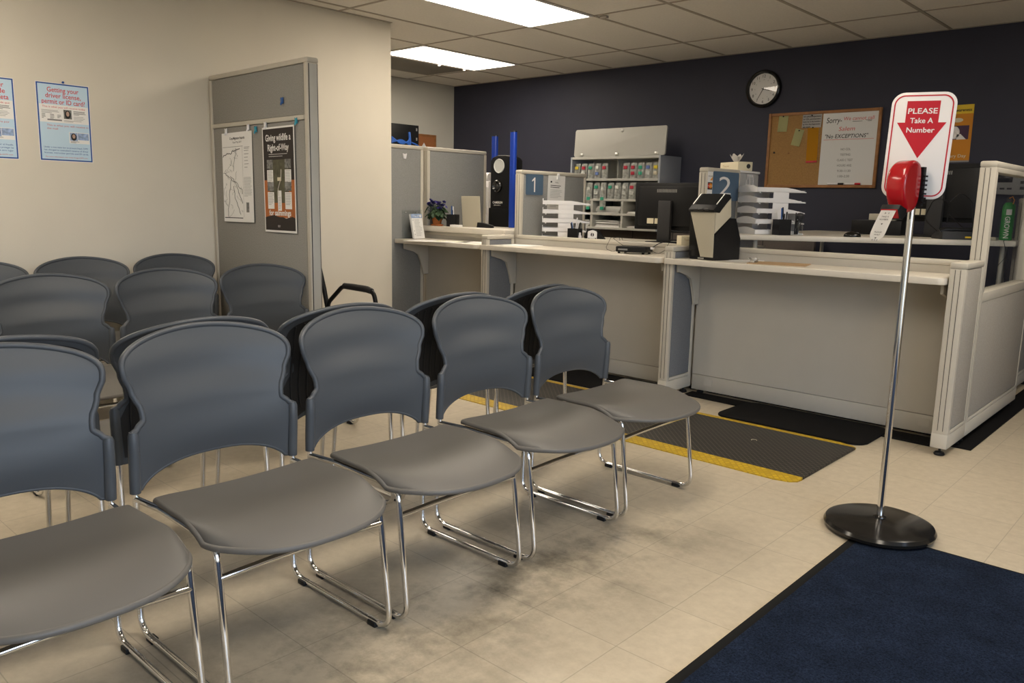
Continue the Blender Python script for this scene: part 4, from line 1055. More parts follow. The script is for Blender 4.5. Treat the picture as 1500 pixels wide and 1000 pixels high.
lo_ = [('packet',), ('pk_red',), ('packet', 'pk_green', 'pk_green'), ('pk_green', 'packet'), ('packet', 'pk_green', 'pk_green'), ('pk_green',), ('packet',), ('packet', 'packet'), ('pk_red', 'packet'), ('packet',), ('packet', 'cream_card'), ('packet',)]
for i, c in enumerate(lo_):
    packet(-.455 + i * .083, .445, .076, .155 + (.10 if i in (2, 4) else 0), .020 if i in (2, 4) else .03, c, '%s labelled packet, %s place from the left in the cabinet second compartment' % (nm_[c[-1]], ordn[i]))
for (x0, w, z, lb) in ((-.225, .30, .157, 'pile of papers in the upper middle pigeonhole of the wall cabinet'), (-.225, .30, .022, 'pile of papers in the lower middle pigeonhole of the wall cabinet'), (-.49, .20, .022, 'pile of papers in the lower left pigeonhole of the wall cabinet'), (.14, .16, .022, 'thin pile of papers in the lower right pigeonhole of the wall cabinet'), (.14, .16, .157, 'thin pile of papers in the upper right pigeonhole of the wall cabinet')):
    mb = MB(); n = 14 if x0 < 0 else 4
    for q in range(n): mb.box((x0 + rr.uniform(0, .02), .03 + rr.uniform(0, .03), z + .0005 + q * .0045), (x0 + w - rr.uniform(0, .03), .28, z + .0045 + q * .0045))
    o = mb.build('paper_pile', 'paper'); o.location = ((HX0 + HX1) / 2, HY0, HZ0); tag(o, lb, 'papers', 'paper piles in the pigeonholes', None)
CT = .8905   # top of the writing counters
def loose(name, label, cat, mb, m, group=None, loc=None, rz=0):
    o = mb.build(name, m)
    if loc: o.location = loc; o.rotation_euler = (0, 0, rz)
    return tag(o, label, cat, group)
# ---- black and beige cheque scanner on the right counter (local front = -Y)
t = thing('document_scanner', 'black and beige document scanner standing upright on the right counter', 'scanner', (-2.452, 4.50, CT), math.radians(-14))
w = .098
sidem = lambda x: Matrix(((0, 0, 1, x), (1, 0, 0, 0), (0, 1, 0, 0), (0, 0, 0, 1)))   # (u=depth y, v=height z, w=x)
MB().prism([(-.105, .0), (.125, .0), (.125, .13), (.075, .250), (.02, .252), (-.095, .15), (-.105, .15)], -w, w, sidem(0), bev=.004).build('base_housing', 'black', t)
MB().prism([(-.100, .292), (.098, .292), (.098, .018), (-.002, .018)], 0, .005, frame((0, -.1055, 0), (1, 0, 0), (0, -.02, 1)), bev=.0015).build('front_plate', 'beige_plate', t)
MB().prism([(-.100, .292), (-.098, .018), (-.002, .018)], -.004, .003, frame((0, -.1055, 0), (1, 0, 0), (0, -.02, 1))).build('lower_plate', 'black_gloss', t)
MB().prism([(-.104, .160), (.03, .262), (.020, .372), (-.010, .378), (-.104, .292)], -w, w, sidem(0), bev=.003).build('head_cheek', 'beige_plate', t)
hd_ = MB(); hd_.prism([(-.125, .286), (-.075, .282), (-.020, .345), (.018, .372), (.004, .392), (-.03, .394), (-.098, .330), (-.130, .300)], -w - .004, w + .004, sidem(0), bev=.003)
hd_o = hd_.build('feed_head', 'black', t)
MB().prism([(-.098, .3315), (-.034, .395), (-.030, .391), (-.094, .327)], -w + .020, w - .020, sidem(0)).build('feed_slot', 'rubber', hd_o)
rl = MB()
for xx in (-.045, .0, .045): rl.tube([(xx - .014, -.124, .300), (xx + .014, -.124, .300)], .008, 12)
rl.build('feed_roller', 'dark_grey', hd_o)
gl = MB()
for s in (-1, 1): gl.tube([(s * (w - .004), -.100, .332), (s * (w - .004), -.036, .395)], .003, 8)
gl.build('edge_trim', 'steel', hd_o)
MB().box((-.024, -.1095, .004), (.024, -.105, .013), .002).build('badge', 'steel', t)
# ---- clipboard
t = thing('clipboard', 'brown hardboard clipboard lying on the right counter, silver clip at its left end', 'clipboard', (-2.02, 4.485, CT), math.radians(14))
MB().prism(rrect(.325, .225, .012, 4), 0, .003).build('board', 'tan_card', t)
k = MB(); k.box((-.155, -.05, .003), (-.130, .05, .010), .002); k.tube([(-.150, -.03, .010), (-.170, -.02, .024), (-.170, .02, .024), (-.150, .03, .010)], .004, 8); k.tube([(-.142, -.045, .012), (-.142, .045, .012)], .008, 10); k.box((-.150, -.022, .012), (-.122, .022, .030), .004)
k.build('clip', 'steel', t)
# ---- card reader box on the middle counter
t = thing('card_reader', 'small black box on four feet with cables on the middle counter', 'card reader', (-3.045, 4.52, CT), math.radians(12))
MB().box((-.105, -.07, .010), (.105, .07, .046), .006).build('case', 'black', t)
MB().box((-.085, -.0725, .022), (-.020, -.069, .032), .001).build('front_slot', 'mid_grey', t)
for sx_ in (-1, 1):
    for sy_ in (-1, 1): MB().cyl((sx_ * .085, sy_ * .055, 0), .009, .011, 12).build('rubber_foot', 'rubber', t)
MB().box((.095, .02, .030), (.125, .045, .045), .003).build('plug', 'white', t)
cb = MB()
cb.tube(fillet([(.11, .03, .040), (.15, .05, .07), (.22, .085, .094), (.28, .18, .094), (.30, .24, .050)], [.04, .04, .02], 5), .003, 8)
cb.tube(fillet([(-.10, .03, .03), (-.15, .00, .004), (-.21, .0, .02), (-.215, .10, .094), (-.205, .26, .094), (-.20, .30, .045)], [.03, .04, .03, .02], 5), .0016, 6)
cb.tube(fillet([(-.09, .06, .035), (-.14, .08, .06), (-.205, .11, .090), (-.225, .27, .090), (-.23, .30, .045)], [.04, .03, .02], 4), .0016, 6)
cb.tube(fillet([(.11, -.01, .03), (.17, .0, .004), (.20, .04, .03), (.22, .07, .090), (.24, .20, .090), (.25, .24, .050)], [.03, .03, .02, .02], 5), .0016, 6)
cb.build('cable', 'black', t)
# ---- cream box at the panel junction
t = thing('tissue_box', 'small cream box resting on the panel top left of the scanner', 'box', (-2.672, 4.560, .9625), math.radians(-40))
MB().box((-.045, -.055, 0), (.045, .055, .060), .002).build('carton', 'cream_card', t)
MB().text('Tissues', -.028, .020, .02, .0, .055, 'LEFT', frame((.0455, -.01, .01), (0, 1, 0), (0, 0, 1))).build('lettering', 'tan_card', t, smooth=False, recalc=False)
# ---- tissue box on clear drawer bin
bx, by = -2.80, 5.345
t = thing('clear_bin', 'translucent white storage bin behind the sign 2 with tissue box on its lid', 'bin', (bx, by, .9255), 0)
MB().box((-.115, -.175, .0), (.115, .175, .515), .010).build('tub', 'frosted', t)
MB().box((-.122, -.182, .515), (.122, .182, .532), .007).build('lid', 'white', t)
k = MB(); 
for q in range(3):
    k.box((.1158, -.02 + q * .052, .42), (.119, -.012 + q * .052, .505)); 
k.box((.1158, -.02, .475), (.119, .10, .482)); k.box((.1158, -.02, .49), (.119, .012, .508)); k.box((.1158, .06, .49), (.119, .095, .508)); k.build('label_holder', 'white', t)
t = thing('tissue_box', 'cream tissue box with white tissue standing out of the top, on the clear bin', 'tissue box', (bx + .0, by + .045, .9255 + .5325), math.radians(60))
MB().box((-.058, -.115, 0), (.058, .115, .062), .003).build('carton', 'cream_card', t)
k = MB(); k.text('Tissues', -.05, .028, .02, .0, .08, 'LEFT', frame((-.0584, .03, 0), (0, -1, 0), (0, 0, 1))); k.build('lettering', 'tan_card', t, smooth=False, recalc=False)
k = MB(); k.prism(ell(0, 0, .016, .016), 0, .0008, frame((.025, -.1154, .032), (1, 0, 0), (0, 0, 1))); k.build('round_logo', 'ink', t)
mb = MB(); rr = random.Random(3); rg = []
for i in range(7):
    q = i / 6; rad = lerp(.012, .062, q ** .8); rg.append([(rad * .55 * math.cos(a) + .008 * math.sin(3 * a) * q, rad * 1.1 * math.sin(a), .058 + .052 * q + .012 * q * math.sin(4 * a + .5)) for a in [2 * PI * k / 28 for k in range(29)]])
mb.grid(rg); bmesh.ops.solidify(mb.b, geom=mb.b.faces[:], thickness=.001); mb.build('tissue', 'paper', t)

# ---- pen cups
def pen_cup(label, x, y, z, n, seed, grp='pen cups on the desks', h=.10):
    t = thing('pen_cup', label, 'pen cup', (x, y, z), random.Random(seed).uniform(0, 1), grp)
    s = .042
    mb = MB(); mb.box((-s, -s, 0), (s, s, .003))
    for a, b_ in (((-s, -s), (s, -s + .003)), ((-s, s - .003), (s, s)), ((-s, -s + .003), (-s + .003, s - .003)), ((s - .003, -s + .003), (s, s - .003))): mb.box((*a, .003), (*b_, h))
    mb.build('cup', 'black', t); rr = random.Random(seed); cs = ['black', 'white', 'blue_clip', 'black', 'white', 'dark_grey', 'black']
    for k in range(n):
        x0, y0 = rr.uniform(-.02, .02), rr.uniform(-.02, .02); dx, dy = rr.uniform(-.022, .022), rr.uniform(-.022, .022); L_ = rr.uniform(.135, .185)
        o = MB().tube([(0, 0, 0), (x0 * .4 + dx, y0 * .4 + dy, L_ - .005)], .0045, 8).build('pen', cs[k % len(cs)])
        o.location = (x + x0 * .6, y + y0 * .6, z + .005)
        tag(o, '%s pen standing in the pen cup %s' % ({'blue_clip': 'blue', 'dark_grey': 'dark grey'}.get(cs[k % len(cs)], cs[k % len(cs)]), {2: 'right of the white trays beside sign 2', 4: 'by the trays of sign 1', 9: 'beside the potted purple flower'}[seed]), 'pen', 'pens in the ' + label)
    return t
pen_cup('black pen cup right of the white trays on the raised desk', -2.273, 5.045, DZ + .0005, 7, 2)
pen_cup('black mesh pen cup in front of the trays of sign 1', -3.77, 4.80, .9255, 5, 4)
pen_cup('black pen cup to the right of the potted purple flower', -5.035, 4.74, .9955, 3, 9)
# clear glass of clips beside the pen cup
t = thing('clear_cup', 'clear cup of dark pens right of the black pen cup on the raised desk', 'cup', (-2.205, 5.13, DZ + .0005))
MB().lathe([(0, 0), (.032, 0), (.037, .085), (.034, .085), (.029, .004), (0, .004)], 24).build('cup', 'pane', t)
mb = MB(); rr = random.Random(8)
for k in range(7):
    o = MB().tube([(rr.uniform(-.018, .018), rr.uniform(-.018, .018), .006), (rr.uniform(-.028, .028), rr.uniform(-.028, .028), rr.uniform(.09, .15))], .004, 6).build('pen', 'dark_grey'); o.location = t.location
    tag(o, 'dark grey pen standing in the clear cup on the raised desk', 'pen', 'pens in the clear cup')
o = MB().tube([(.0, 0, .006), (.012, 0, .105)], .004, 8).lathe([(0, .10), (.022, .105), (.026, .125), (.018, .14), (0, .145)], 14, Matrix.Translation((.012, .0, 0))).build('stamp', 'dark_grey'); o.location = t.location; tag(o, 'dark round headed stamp standing in the clear cup', 'stamp')
t = thing('tape_dispenser', 'black tape dispenser behind the middle counter', 'tape dispenser', (-3.68, 4.93, .9255), .3)
mb = MB(); mb.prism([(-.075, 0), (.075, 0), (.078, .03), (.055, .045), (.03, .085), (-.02, .100), (-.06, .085), (-.078, .04)], -.024, .024, Matrix(((1, 0, 0, 0), (0, 0, -1, 0), (0, 1, 0, 0), (0, 0, 0, 1))), bev=.004); mb.build('body', 'black', t)
MB().lathe([(.015, -.01), (.034, -.01), (.034, .01), (.015, .01), (.015, -.01)], 24, Matrix.Translation((-.01, -.026, .055)) @ Matrix.Rotation(PI / 2, 4, 'X')).build('tape_roll', 'white', t)
t = thing('wire_stand', 'small white wire stand in front of the tape dispenser', 'stand', (-3.60, 4.79, .9255), .2)
mb = MB(); 
for s in (-1, 1): mb.tube(fillet([(s * .035, 0, 0), (s * .035, 0, .085), (0, 0, .085)], [.012], 4), .003, 6); mb.tube([(s * .035, 0, .0), (s * .035, .05, .0)], .003, 6)
mb.tube([(0, 0, .04), (0, 0, .085)], .003, 6); mb.tube([(-.035, 0, .04), (.035, 0, .04)], .003, 6); mb.build('wire_frame', 'white', t)
loose('correction_roller', 'small white bottle beside the black pen cup of sign 1', 'bottle', MB().lathe([(0, 0), (.016, 0), (.016, .045), (.010, .055), (.010, .07), (0, .072)], 16), 'white', loc=(-3.725, 4.80, .9255))

# ---- monitors (screen faces +Y: we see the backs)
def monitor(label, x, y, z, rz, w=.56, h=.36, lift=.0, labels=2):
    t = thing('monitor', label, 'monitor', (x, y, z), rz, 'computer monitors seen from behind')
    z0 = .10 + lift
    MB().box((-w / 2, .0, z0), (w / 2, .024, z0 + h), .006).build('screen_housing', 'black', t)
    mb = MB(); mb.prism([(-w / 2 + .03, 0), (w / 2 - .03, 0), (w / 2 - .09, -.035), (-w / 2 + .09, -.035)], z0 + .03, z0 + h - .03, bev=.004); mb.build('rear_cover', 'dark_grey' if 0 else 'black', t)
    MB().box((-w / 2 + .018, .0241, z0 + .018), (w / 2 - .018, .0255, z0 + h - .018)).build('screen', 'black_gloss', t)
    g = MB()
    for k in range(14): g.box((-.085 + k * .012, -.0365, z0 + h - .072), (-.079 + k * .012, -.0345, z0 + h - .048))
    g.build('vent_slots', 'mid_grey', t)
    mb = MB(); mb.box((-.052, -.075, .012), (.052, -.040, z0 + h * .62), .006); mb.build('stand_neck', 'dark_grey', t)
    MB().prism(rrect(.26, .20, .03, 5), 0, .014, Matrix.Translation((0, -.03, 0)), bev=.004).build('stand_base', 'black', t)
    for k in range(labels): MB().box((-.16 + k * .065 , -.0367, z0 + .045), (-.105 + k * .065, -.0345, z0 + .085)).build('rating_label', 'cream_card', t)
    return t
monitor('black computer monitor seen from behind left of the scanner', -3.285, 5.31, .9255, math.radians(4), .58, .35, 0)
monitor('black computer monitor seen from behind the number sign, at right', -1.62, 6.02, DZ + .0005, math.radians(-6), .58, .385, .0)
mb = MB(); mb.box((-.09, 0, 0), (.09, .12, .045), .004); loose('receipt_printer', 'white and grey box lying behind the stand pole on the raised desk', 'printer', mb, 'beige_plate', loc=(-1.98, 6.02, DZ + .10))
mb = MB(); mb.box((-.17, -.10, 0), (.17, .14, .099), .006); loose('label_printer', 'black office machine under the beige box on the raised desk', 'printer', mb, 'black', loc=(-1.99, 6.04, DZ + .0005))
# ---- desk telephone / dock with cables
t = thing('desk_phone', 'black gadget with looping cables at the right end of the raised desk', 'telephone', (-1.42, 5.72, DZ + .0005), math.radians(36))
MB().prism([(-.09, 0), (.09, 0), (.085, .018), (.03, .042), (-.085, .05)], -.115, .115, Matrix(((0, 0, 1, 0), (1, 0, 0, 0), (0, 1, 0, 0), (0, 0, 0, 1))), bev=.004).build('body', 'dark_grey', t)
mb = MB(); mb.tube([(-.115, -.05, .045), (-.095, -.055, .058), (-.02, -.055, .060), (.06, -.055, .058), (.085, -.05, .045)], [.018, .018, .012, .018, .018], 10); mb.build('handset', 'black', t)
MB().box((.02, -.092, .010), (.055, -.088, .020)).build('display', 'yellow', t)
mb = MB()
mb.tube(fillet([(-.10, .02, .04), (-.17, .10, .12), (-.10, .14, .26), (.0, .14, .235), (.0, .16, .10)], [.08, .08, .05], 7), .004, 8)
mb.tube(fillet([(.0, .14, .235), (.06, .14, .30), (.13, .13, .24), (.14, .10, .08), (.11, .06, .03)], [.06, .06, .06], 7), .004, 8)
mb.tube(fillet([(.0, .16, .16), (.10, .10, .05), (.16, .02, .012), (.20, .02, .02)], [.06, .06], 6), .003, 6)
mb.build('cable', 'black', t)
t = thing('cable_plug', 'pale connector plug lying beside the black gadget', 'plug', (-1.245, 5.785, DZ + .0005), math.radians(20)); MB().box((-.035, -.012, 0), (.035, .012, .020), .004).build('plug_body', 'cream_card', t); MB().box((-.05, -.008, .003), (-.034, .008, .016), .002).build('plug_contact', 'steel', t)
t = thing('computer_mouse', 'black computer mouse on the edge of the raised desk', 'mouse', (-1.905, 5.275, DZ + .0005), math.radians(20))
mb = MB(); mb.sphere((0, 0, .004), 1, None, (.052, .031, .030)); bmesh.ops.bisect_plane(mb.b, geom=mb.b.verts[:] + mb.b.edges[:] + mb.b.faces[:], plane_co=(0, 0, 0), plane_no=(0, 0, -1), clear_outer=True); mb.build('shell', 'black_gloss', t)
MB().tube([(.022, 0, .028), (.034, 0, .024)], .004, 8).build('scroll_wheel', 'mid_grey', t)
# ---- green bottle seen through the window panel
t = thing('water_bottle', 'green drinking bottle with white lettering seen through the panel window', 'bottle', (-1.185, 5.93, DZ + .0005))
MB().lathe([(0, 0), (.034, 0), (.036, .004), (.036, .205), (.030, .225), (.022, .235), (0, .235)], 28).build('body', 'bottle_green', t)
MB().lathe([(0, .235), (.020, .235), (.020, .262), (.010, .270), (0, .270)], 20).build('cap', 'dark_grey', t)
mb = MB(); mb.tube([(.0, -.02, .262), (.018, -.03, .272), (.03, -.026, .25), (.024, -.026, .225)], .003, 6); mb.build('carabiner', 'mc_orange', t)
va = math.atan2(-5.93, 1.185); bm_ = Matrix.Rotation(va, 4, 'Z') @ Matrix.Translation((.0366, 0, 0))
mb = MB(); mb.text('GROWN', 0, 0, .040, 0, .135, 'LEFT', bm_ @ frame((0, -.014, .148), (0, 0, -1), (0, 1, 0)), bold=.0008); mb.rect(-.012, .158, .03, .035, 0, bm_ @ frame((0, 0, 0), (0, 1, 0), (0, 0, 1)))
mb.build('lettering', 'paper', t, smooth=False, recalc=False)
mb = MB(); mb.tube(fillet([(.0, .03, .004), (.0, -.035, .004), (.03, -.045, -.09), (-.02, -.04, -.16)], [.02, .05], 6), .002, 6); loose('thin_cable', 'thin grey cord hanging off the desk end under the green bottle', 'cord', mb, 'dark_grey', loc=(-1.155, 5.775, DZ))
# ---- keypad device on the back wall behind the window panel
t = thing('time_clock', 'pale grey wall keypad device seen at the top of the panel window', 'wall device', mx=frame((-1.51, YB, 1.335), (1, 0, 0), (0, 0, 1)))
MB().prism(smooth_poly([(0, .015), (.05, .0), (.40, .0), (.44, .02), (.44, .15), (.40, .165), (.04, .165), (0, .15)], 1), 0, .07, bev=.006).build('housing', 'mid_grey', t)
MB().box((.05, .085, .069), (.17, .135, .074), .002).build('display', 'black_gloss', t)
for r_ in range(3):
    for c_ in range(4): MB().box((.22 + c_ * .045, .035 + r_ * .040, .069), (.25 + c_ * .045, .055 + r_ * .040, .074), .001).build('key', 'dark_grey', t)
for c_ in range(3): MB().box((.05 + c_ * .045, .035, .069), (.08 + c_ * .045, .048, .074), .001).build('key', 'dark_grey', t)

# ---- left counter: leaflet holder, leaflets, papers, flower, sign easel
p0 = FX[0] + .031
t = thing('leaflet_holder', 'clear plastic leaflet holder on the panel at the left counter', 'holder', mx=frame((p0 + .002, 4.375, .8915), (0, 1, 0), (0, 0, 1)))
mb = MB(); mb.box((0, 0, 0), (.215, .235, .003)); mb.box((0, 0, .003), (.215, .004, .040)); mb.box((0, .004, .037), (.215, .06, .040)); mb.build('holder_body', 'pane', t)
mb = MB()
for xx in (.04, .16): mb.cyl((xx, .215, .003), .006, .003, 12)
mb.build('screw_head', 'steel', t)
t = thing('leaflet_stack', 'stack of white leaflets with blue heading leaning on the left counter', 'leaflets', mx=Matrix.Translation((p0 + .122, 4.41, .8935)) @ Matrix.Rotation(math.radians(13), 4, 'Z') @ Matrix.Rotation(math.radians(-11), 4, 'Y') @ frame((0, 0, 0), (0, 1, 0), (0, 0, 1)))
mb = MB()
for k in range(9): mb.box((.0008 * (k % 3), 0, -.018 + k * .002), (.150 + .0008 * (k % 2), .205, -.0166 + k * .002))
mb.build('sheets', 'paper', t)
MB().box((0, .170, -.0005), (.150, .205, .0006)).build('blue_heading', 'id_blue', t)
mb = MB(); mb.text('Oregon DMV', .03, .184, .014, .0010, .09); mb.rect(.118, .178, .02, .018, .0008); mb.build('heading_lettering', 'paper', t, smooth=False, recalc=False)
mb = MB(); rr = random.Random(4)
for k in range(13): mb.rect(.035, .155 - k * .011, .10 * rr.uniform(.6, 1), .0022, .0002)
for k in (.15, .06, .03): mb.rect(.016, k, .006, .008, .0002)
mb.build('small_print', 'grey_ink', t, smooth=False, recalc=False)
def paper_sheet(label, cx, cy, rz, w=.216, h=.279, z=CT, m='paper', group=None, printed=False):
    t = thing('paper_sheet', label, 'paper', (cx, cy, z), rz, group)
    MB().box((-w / 2, -h / 2, .0003), (w / 2, h / 2, .0014)).build('sheet', m, t)
    if printed:
        mb = MB(); rr = random.Random(int(cx * 100))
        for k in range(12): mb.rect(-w * .4, h * .36 - k * .02, w * .8 * rr.uniform(.6, 1), .006, .0015, t=.0002)
        mb.build('small_print', 'note_yellow', t, smooth=False, recalc=False)
    return t
paper_sheet('printed sheet overhanging the front edge of the left counter', -4.78, 4.345, math.radians(-62), .26, .50, printed=True, group='papers on the counters')
paper_sheet('white sheet lying at the right end of the left counter', -4.50, 4.52, math.radians(-75), .23, .30, group='papers on the counters')
paper_sheet('white sheets at the left end of the middle counter', -4.06, 4.53, math.radians(-80), .22, .26, group='papers on the counters')
paper_sheet('white sheet under the scanner edge on the right counter', -2.25, 4.53, math.radians(20), .20, .20, group='papers on the counters')
# potted flower
t = thing('potted_flower', 'purple flowering plant in a terracotta pot on the left ledge', 'plant', (-5.185, 4.695, .9955))
MB().lathe([(0, .0), (.048, .0), (.056, .010), (.054, .013), (.036, .013), (.047, .085), (.053, .085), (.053, .10), (.046, .10), (.044, .09), (0, .088)], 32).build('pot', 'terracotta', t)
MB().lathe([(0, .088), (.044, .089), (0, .092)], 20).build('soil', 'soil', t)
rr = random.Random(12)
fo = MB(); st = MB(); fb = []
for k in range(70):
    a = rr.uniform(0, 2 * PI); rad = rr.uniform(.02, .098); h = rr.uniform(.085, .165) - rad * .25
    c = Vector((rad * math.cos(a), rad * math.sin(a), h)); s_ = rr.uniform(.020, .034); tl = rr.uniform(.2, .9)
    mx_ = Matrix.Translation(c) @ Matrix.Rotation(a, 4, 'Z') @ Matrix.Rotation(tl, 4, 'Y')
    rows_ = []
    for i in range(5):
        q = i / 4; wd = s_ * .8 * math.sin(PI * (q * .9 + .06)); rows_.append([(-s_ + 2 * s_ * q, wd * e_, -.006 * (1 - abs(e_)) + -.01 * q * q) for e_ in (-1, -.5, 0, .5, 1)])
    fo.grid(rows_, mx_); st.tube([(0, 0, .088), c * .6 + Vector((0, 0, .04)), c], .0016, 5)
for k in range(52):
    cl = (-.040, -.03, .185) if k < 22 else (.045, .0, .180)
    c = Vector(cl) + Vector((rr.gauss(0, .021), rr.gauss(0, .021), rr.gauss(0, .016)))
    st.tube([(0, 0, .09), c * .7 + Vector((0, 0, .03)), c], .0013, 5)
    fb.append(c)
fo.build('leaves', 'leaf', t, kind='stuff'); st.build('stems', 'leaf', t, kind='stuff')
fw_ = MB()
for c in fb:
    q_ = Matrix.Translation(c) @ Matrix.Rotation(rr.uniform(0, 6), 4, 'Z') @ Matrix.Rotation(rr.uniform(-.9, .9), 4, 'X')
    for p in range(5):
        a = 2 * PI * p / 5; pm = q_ @ Matrix.Rotation(a, 4, 'Z'); fw_.grid([[(0, -.003, 0), (0, .003, 0)], [(.008, -.008, .003), (.008, .008, .003)], [(.016, -.006, .004), (.016, .006, .004)]], pm)
fw_.build('blossoms', 'petal', t, kind='stuff')
t = thing('sign_easel', 'plain beige card sign holder seen from behind on the left ledge', 'sign holder', mx=Matrix.Translation((-4.865, 4.80, .9958)) @ Matrix.Rotation(math.radians(6), 4, 'Z') @ frame((0, 0, 0), (1, 0, 0), (0, -.10, 1)))
MB().prism(rrect(.195, .255, .003, 2, 0, .128), -.004, .004).build('card', 'beige_plate', t)
MB().prism([(-.02, 0), (.02, 0), (.012, .15), (-.012, .15)], 0, .003, Matrix.Translation((0, .004, -.066)) @ Matrix.Rotation(.40, 4, 'X')).build('rear_strut', 'beige_plate', t)
mb = MB(); mb.box((-.045, -.028, 0), (.045, .028, .018), .001); loose('card_stack', 'small stack of white cards between pen cup and beige sign holder', 'cards', mb, 'paper', loc=(-4.915, 4.665, .9955), rz=.15)
t = thing('stapler', 'black stapler on the left ledge in front of the blue tubes', 'stapler', (-4.70, 4.79, .9955), .2)
MB().box((-.075, -.018, 0), (.075, .018, .010), .003).build('base', 'black', t); MB().prism([(-.075, .010), (.075, .010), (.078, .020), (-.02, .040), (-.070, .042)], -.016, .016, Matrix(((1, 0, 0, 0), (0, 0, -1, 0), (0, 1, 0, 0), (0, 0, 0, 1))), bev=.003).build('arm', 'black', t)
paper_sheet('crumpled receipt slips on the left ledge by the stapler', -4.72, 4.70, .4, .12, .08, z=.9955)
loose('ink_pad', 'small black pot beside the pen cup on the left ledge', 'pot', MB().lathe([(0, 0), (.026, 0), (.026, .04), (.020, .046), (0, .046)], 18), 'black', loc=(-4.965, 4.82, .9955))

# ---- camera tower with two blue tubes
t = thing('photo_tower', 'black photo camera tower with round lamp and lens behind the left ledge', 'camera tower', (-4.852, 5.225, .9955), 0)
hh = .605; arcp = [(-.125, 0), (.125, 0), (.125, hh - .045), (.105, hh - .018), (.05, hh), (-.05, hh), (-.105, hh - .018), (-.125, hh - .045)]
MB().prism(arcp, 0, .14, Matrix(((1, 0, 0, 0), (0, 0, 1, -.10), (0, 1, 0, 0), (0, 0, 0, 1))), bev=.012).build('housing', 'black', t)
MB().box((-.130, -.110, 0), (.130, .06, .16), .006).build('base_cabinet', 'rubber', t)
fm = lambda x, z: frame((x, -.1, z), (1, 0, 0), (0, 0, 1))
MB().lathe([(0, .006), (.050, .004), (.057, .010), (.060, .006), (.060, 0), (0, 0)], 36, fm(-.018, .515)).build('flash_lamp', 'silver_lens', t)
MB().lathe([(.030, 0), (.052, 0), (.052, .020), (.044, .028), (.030, .012), (.030, 0)], 36, fm(-.030, .345)).build('lens_ring', 'black_gloss', t)
MB().lathe([(0, .004), (.030, .004), (.030, .012), (.022, .018), (0, .020)], 28, fm(-.030, .345)).build('lens', 'dark_grey', t)
mb = MB(); mb.text('CAMERON', -.09, .198, .026, .001, .115, 'LEFT', fm(0, 0), bold=.0004); mb.text('photo systems', -.075, .180, .014, .001, .08, 'LEFT', fm(0, 0)); mb.build('lettering', 'paper', t, smooth=False, recalc=False)
for (x, y, z1, lb) in ((-4.655, 5.065, .785, 'nearer bright blue vertical tube beside the camera tower'), (-5.085, 5.29, .782, 'further bright blue vertical tube left of the camera tower')):
    t = thing('blue_tube', lb, 'tube', (x, y, .9955), 0, 'blue tubes beside the camera tower')
    MB().prism(rrect(.058, .042, .016, 5), 0.0, z1, bev=.002).build('tube', 'blue_rod', t)
    MB().prism(rrect(.06, .044, .017, 5), z1 - .002, z1 + .006, bev=.002).build('end_cap', 'dark_grey', t)
# white drawer tower behind
t = thing('drawer_tower', 'white plastic drawer tower between the grey panel and the camera tower', 'drawers', (-5.63, 5.76, 0), .0)
MB().box((-.17, -.16, 0), (.17, .17, 1.40), .012).build('body', 'white', t)
for k in range(5): MB().box((-.155, -.172, .04 + k * .265), (.155, -.158, .285 + k * .265), .006).build('drawer', 'white', t)
MB().prism(rrect(.30, .08, .03, 6), 0, .30, Matrix(((0, 0, 1, -.15), (1, 0, 0, 0), (0, 1, 0, 1.44), (0, 0, 0, 1))), bev=.006).build('top_roll', 'white', t)

# ---- network rack and cork board on the alcove wall
t = thing('network_rack', 'black network box with blue cables above the left partition', 'network box', (XA, 5.78, 1.66))
MB().box((.0, -.24, 0), (.34, .16, .34), .004).build('case', 'black', t)
for k in range(6): MB().tube(fillet([(.342, -.22, .14 + k * .012), (.365, -.10, .18 - k * .012), (.362, .0, .13 + k * .008), (.346, .03, .09 + k * .03)], [.1, .06], 5), .007, 8).build('patch_cable', 'cable_blue', t)
mb = MB(); mb.tube([(.345, .02, .06), (.36, .02, .16), (.345, .02, .26)], .014, 8)
mb.tube(fillet([(.345, .04, .16), (.37, .12, .13), (.36, .19, .08), (.30, .22, .0)], [.06, .06], 5), .008, 8)
mb.build('patch_cable', 'cable_blue', t)
for k in range(3): MB().tube(fillet([(.34, .10, .12 - k * .02), (.37, .17, .10), (.33, .22, .02 - k * .02), (.20, .25, -.06)], [.05, .05], 5), .006, 6).build('cable', 'black', t)
mb = MB()
for y, z in ((.12, .28), (.12, .18), (-.03, .04), (.03, .045)): mb.box((.339, y, z), (.343, y + .016, z + .03))
mb.build('port_plate', 'mid_grey', t)
mx = frame((XA, 5.955, 1.25), (0, 1, 0), (0, 0, 1)); CW, CH = .53, .70
t = thing('cork_board', 'reddish brown cork board on the far left wall above the partitions', 'board', mx=mx)
MB().box((.02, .02, .001), (CW - .02, CH - .02, .012)).build('cork_panel', 'cork_red', t)
f = MB(); f.box((0, 0, 0), (.02, CH, .02), .002); f.box((CW - .02, 0, 0), (CW, CH, .02), .002); f.box((.02, 0, 0), (CW - .02, .02, .02), .002); f.box((.02, CH - .02, 0), (CW - .02, CH, .02), .002); f.build('frame', 'oak', t)
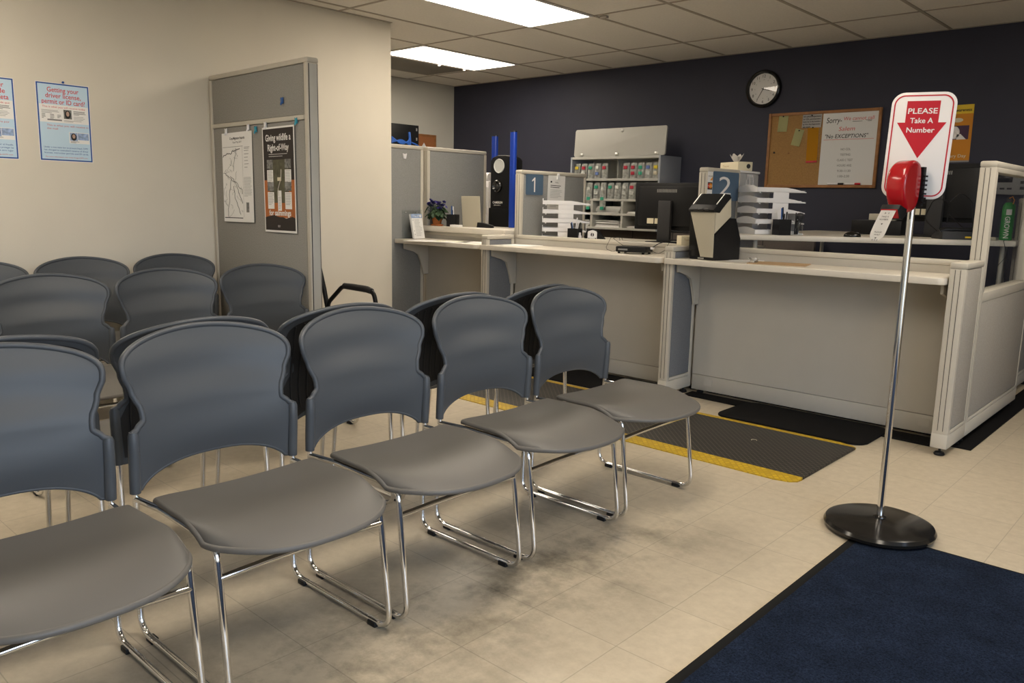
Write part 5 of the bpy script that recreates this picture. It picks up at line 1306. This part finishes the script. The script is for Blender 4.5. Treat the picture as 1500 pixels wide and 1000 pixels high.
S = Sheet('pinned_paper', 'white torn paper with heading pinned on the reddish cork board', 'paper', .20, .24, 'paper', mx @ Matrix.Translation((.04, .36, .0125)) , None, basename='paper'); S.lines('small_print', 'ink', .02, .20, .15, 3, .03, .008); S.done()
o = MB().prism([(-.16, -.19), (.16, -.19), (.0, .03)], 0, .002, mx @ Matrix.Translation((.345, .575, .0135))).build('paper_pennant', 'paper'); tag(o, 'white triangular paper on the reddish cork board', 'paper')
# ------------------------------------------------------------------ light from outside
w = bpy.data.worlds.new('daylight'); SC.world = w; w.use_nodes = True
nt = w.node_tree; bg = nt.nodes['Background']
tc = nt.nodes.new('ShaderNodeTexCoord'); sp = nt.nodes.new('ShaderNodeSeparateXYZ'); nt.links.new(tc.outputs['Generated'], sp.inputs[0])
rp = nt.nodes.new('ShaderNodeValToRGB'); nt.links.new(sp.outputs[2], rp.inputs[0])
e = rp.color_ramp.elements; e[0].position = 0.0; e[0].color = (.20, .21, .21, 1); e[1].position = .55; e[1].color = (.56, .72, 1.0, 1)
q = e.new(.02); q.color = (.68, .78, .92, 1)
nt.links.new(rp.outputs[0], bg.inputs['Color']); bg.inputs['Strength'].default_value = 8.0
for i in range(1):
    l = bpy.data.lights.new('window_portal', 'AREA'); l.shape = 'RECTANGLE'; l.size = WZ1 - WZ0; l.size_y = WY1 - WY0; l.cycles.is_portal = True
    o = bpy.data.objects.new('window_portal', l); COL.objects.link(o)
    o.matrix_world = Matrix(((0, 0, 1, XR + .12), (0, 1, 0, (WY0 + WY1) / 2), (-1, 0, 0, (WZ0 + WZ1) / 2), (0, 0, 0, 1)))
SC.view_settings.view_transform = 'Standard'; SC.view_settings.look = 'None'; SC.view_settings.gamma = 1.0
SC.view_settings.use_curve_mapping = False; SC.view_settings.exposure = 0.03
SC.cycles.use_denoising = True
SC.cycles.max_bounces = 10; SC.cycles.diffuse_bounces = 5; SC.cycles.glossy_bounces = 4; SC.cycles.transparent_max_bounces = 12
SC.cycles.caustics_reflective = False; SC.cycles.caustics_refractive = False; SC.cycles.sample_clamp_indirect = 6.0
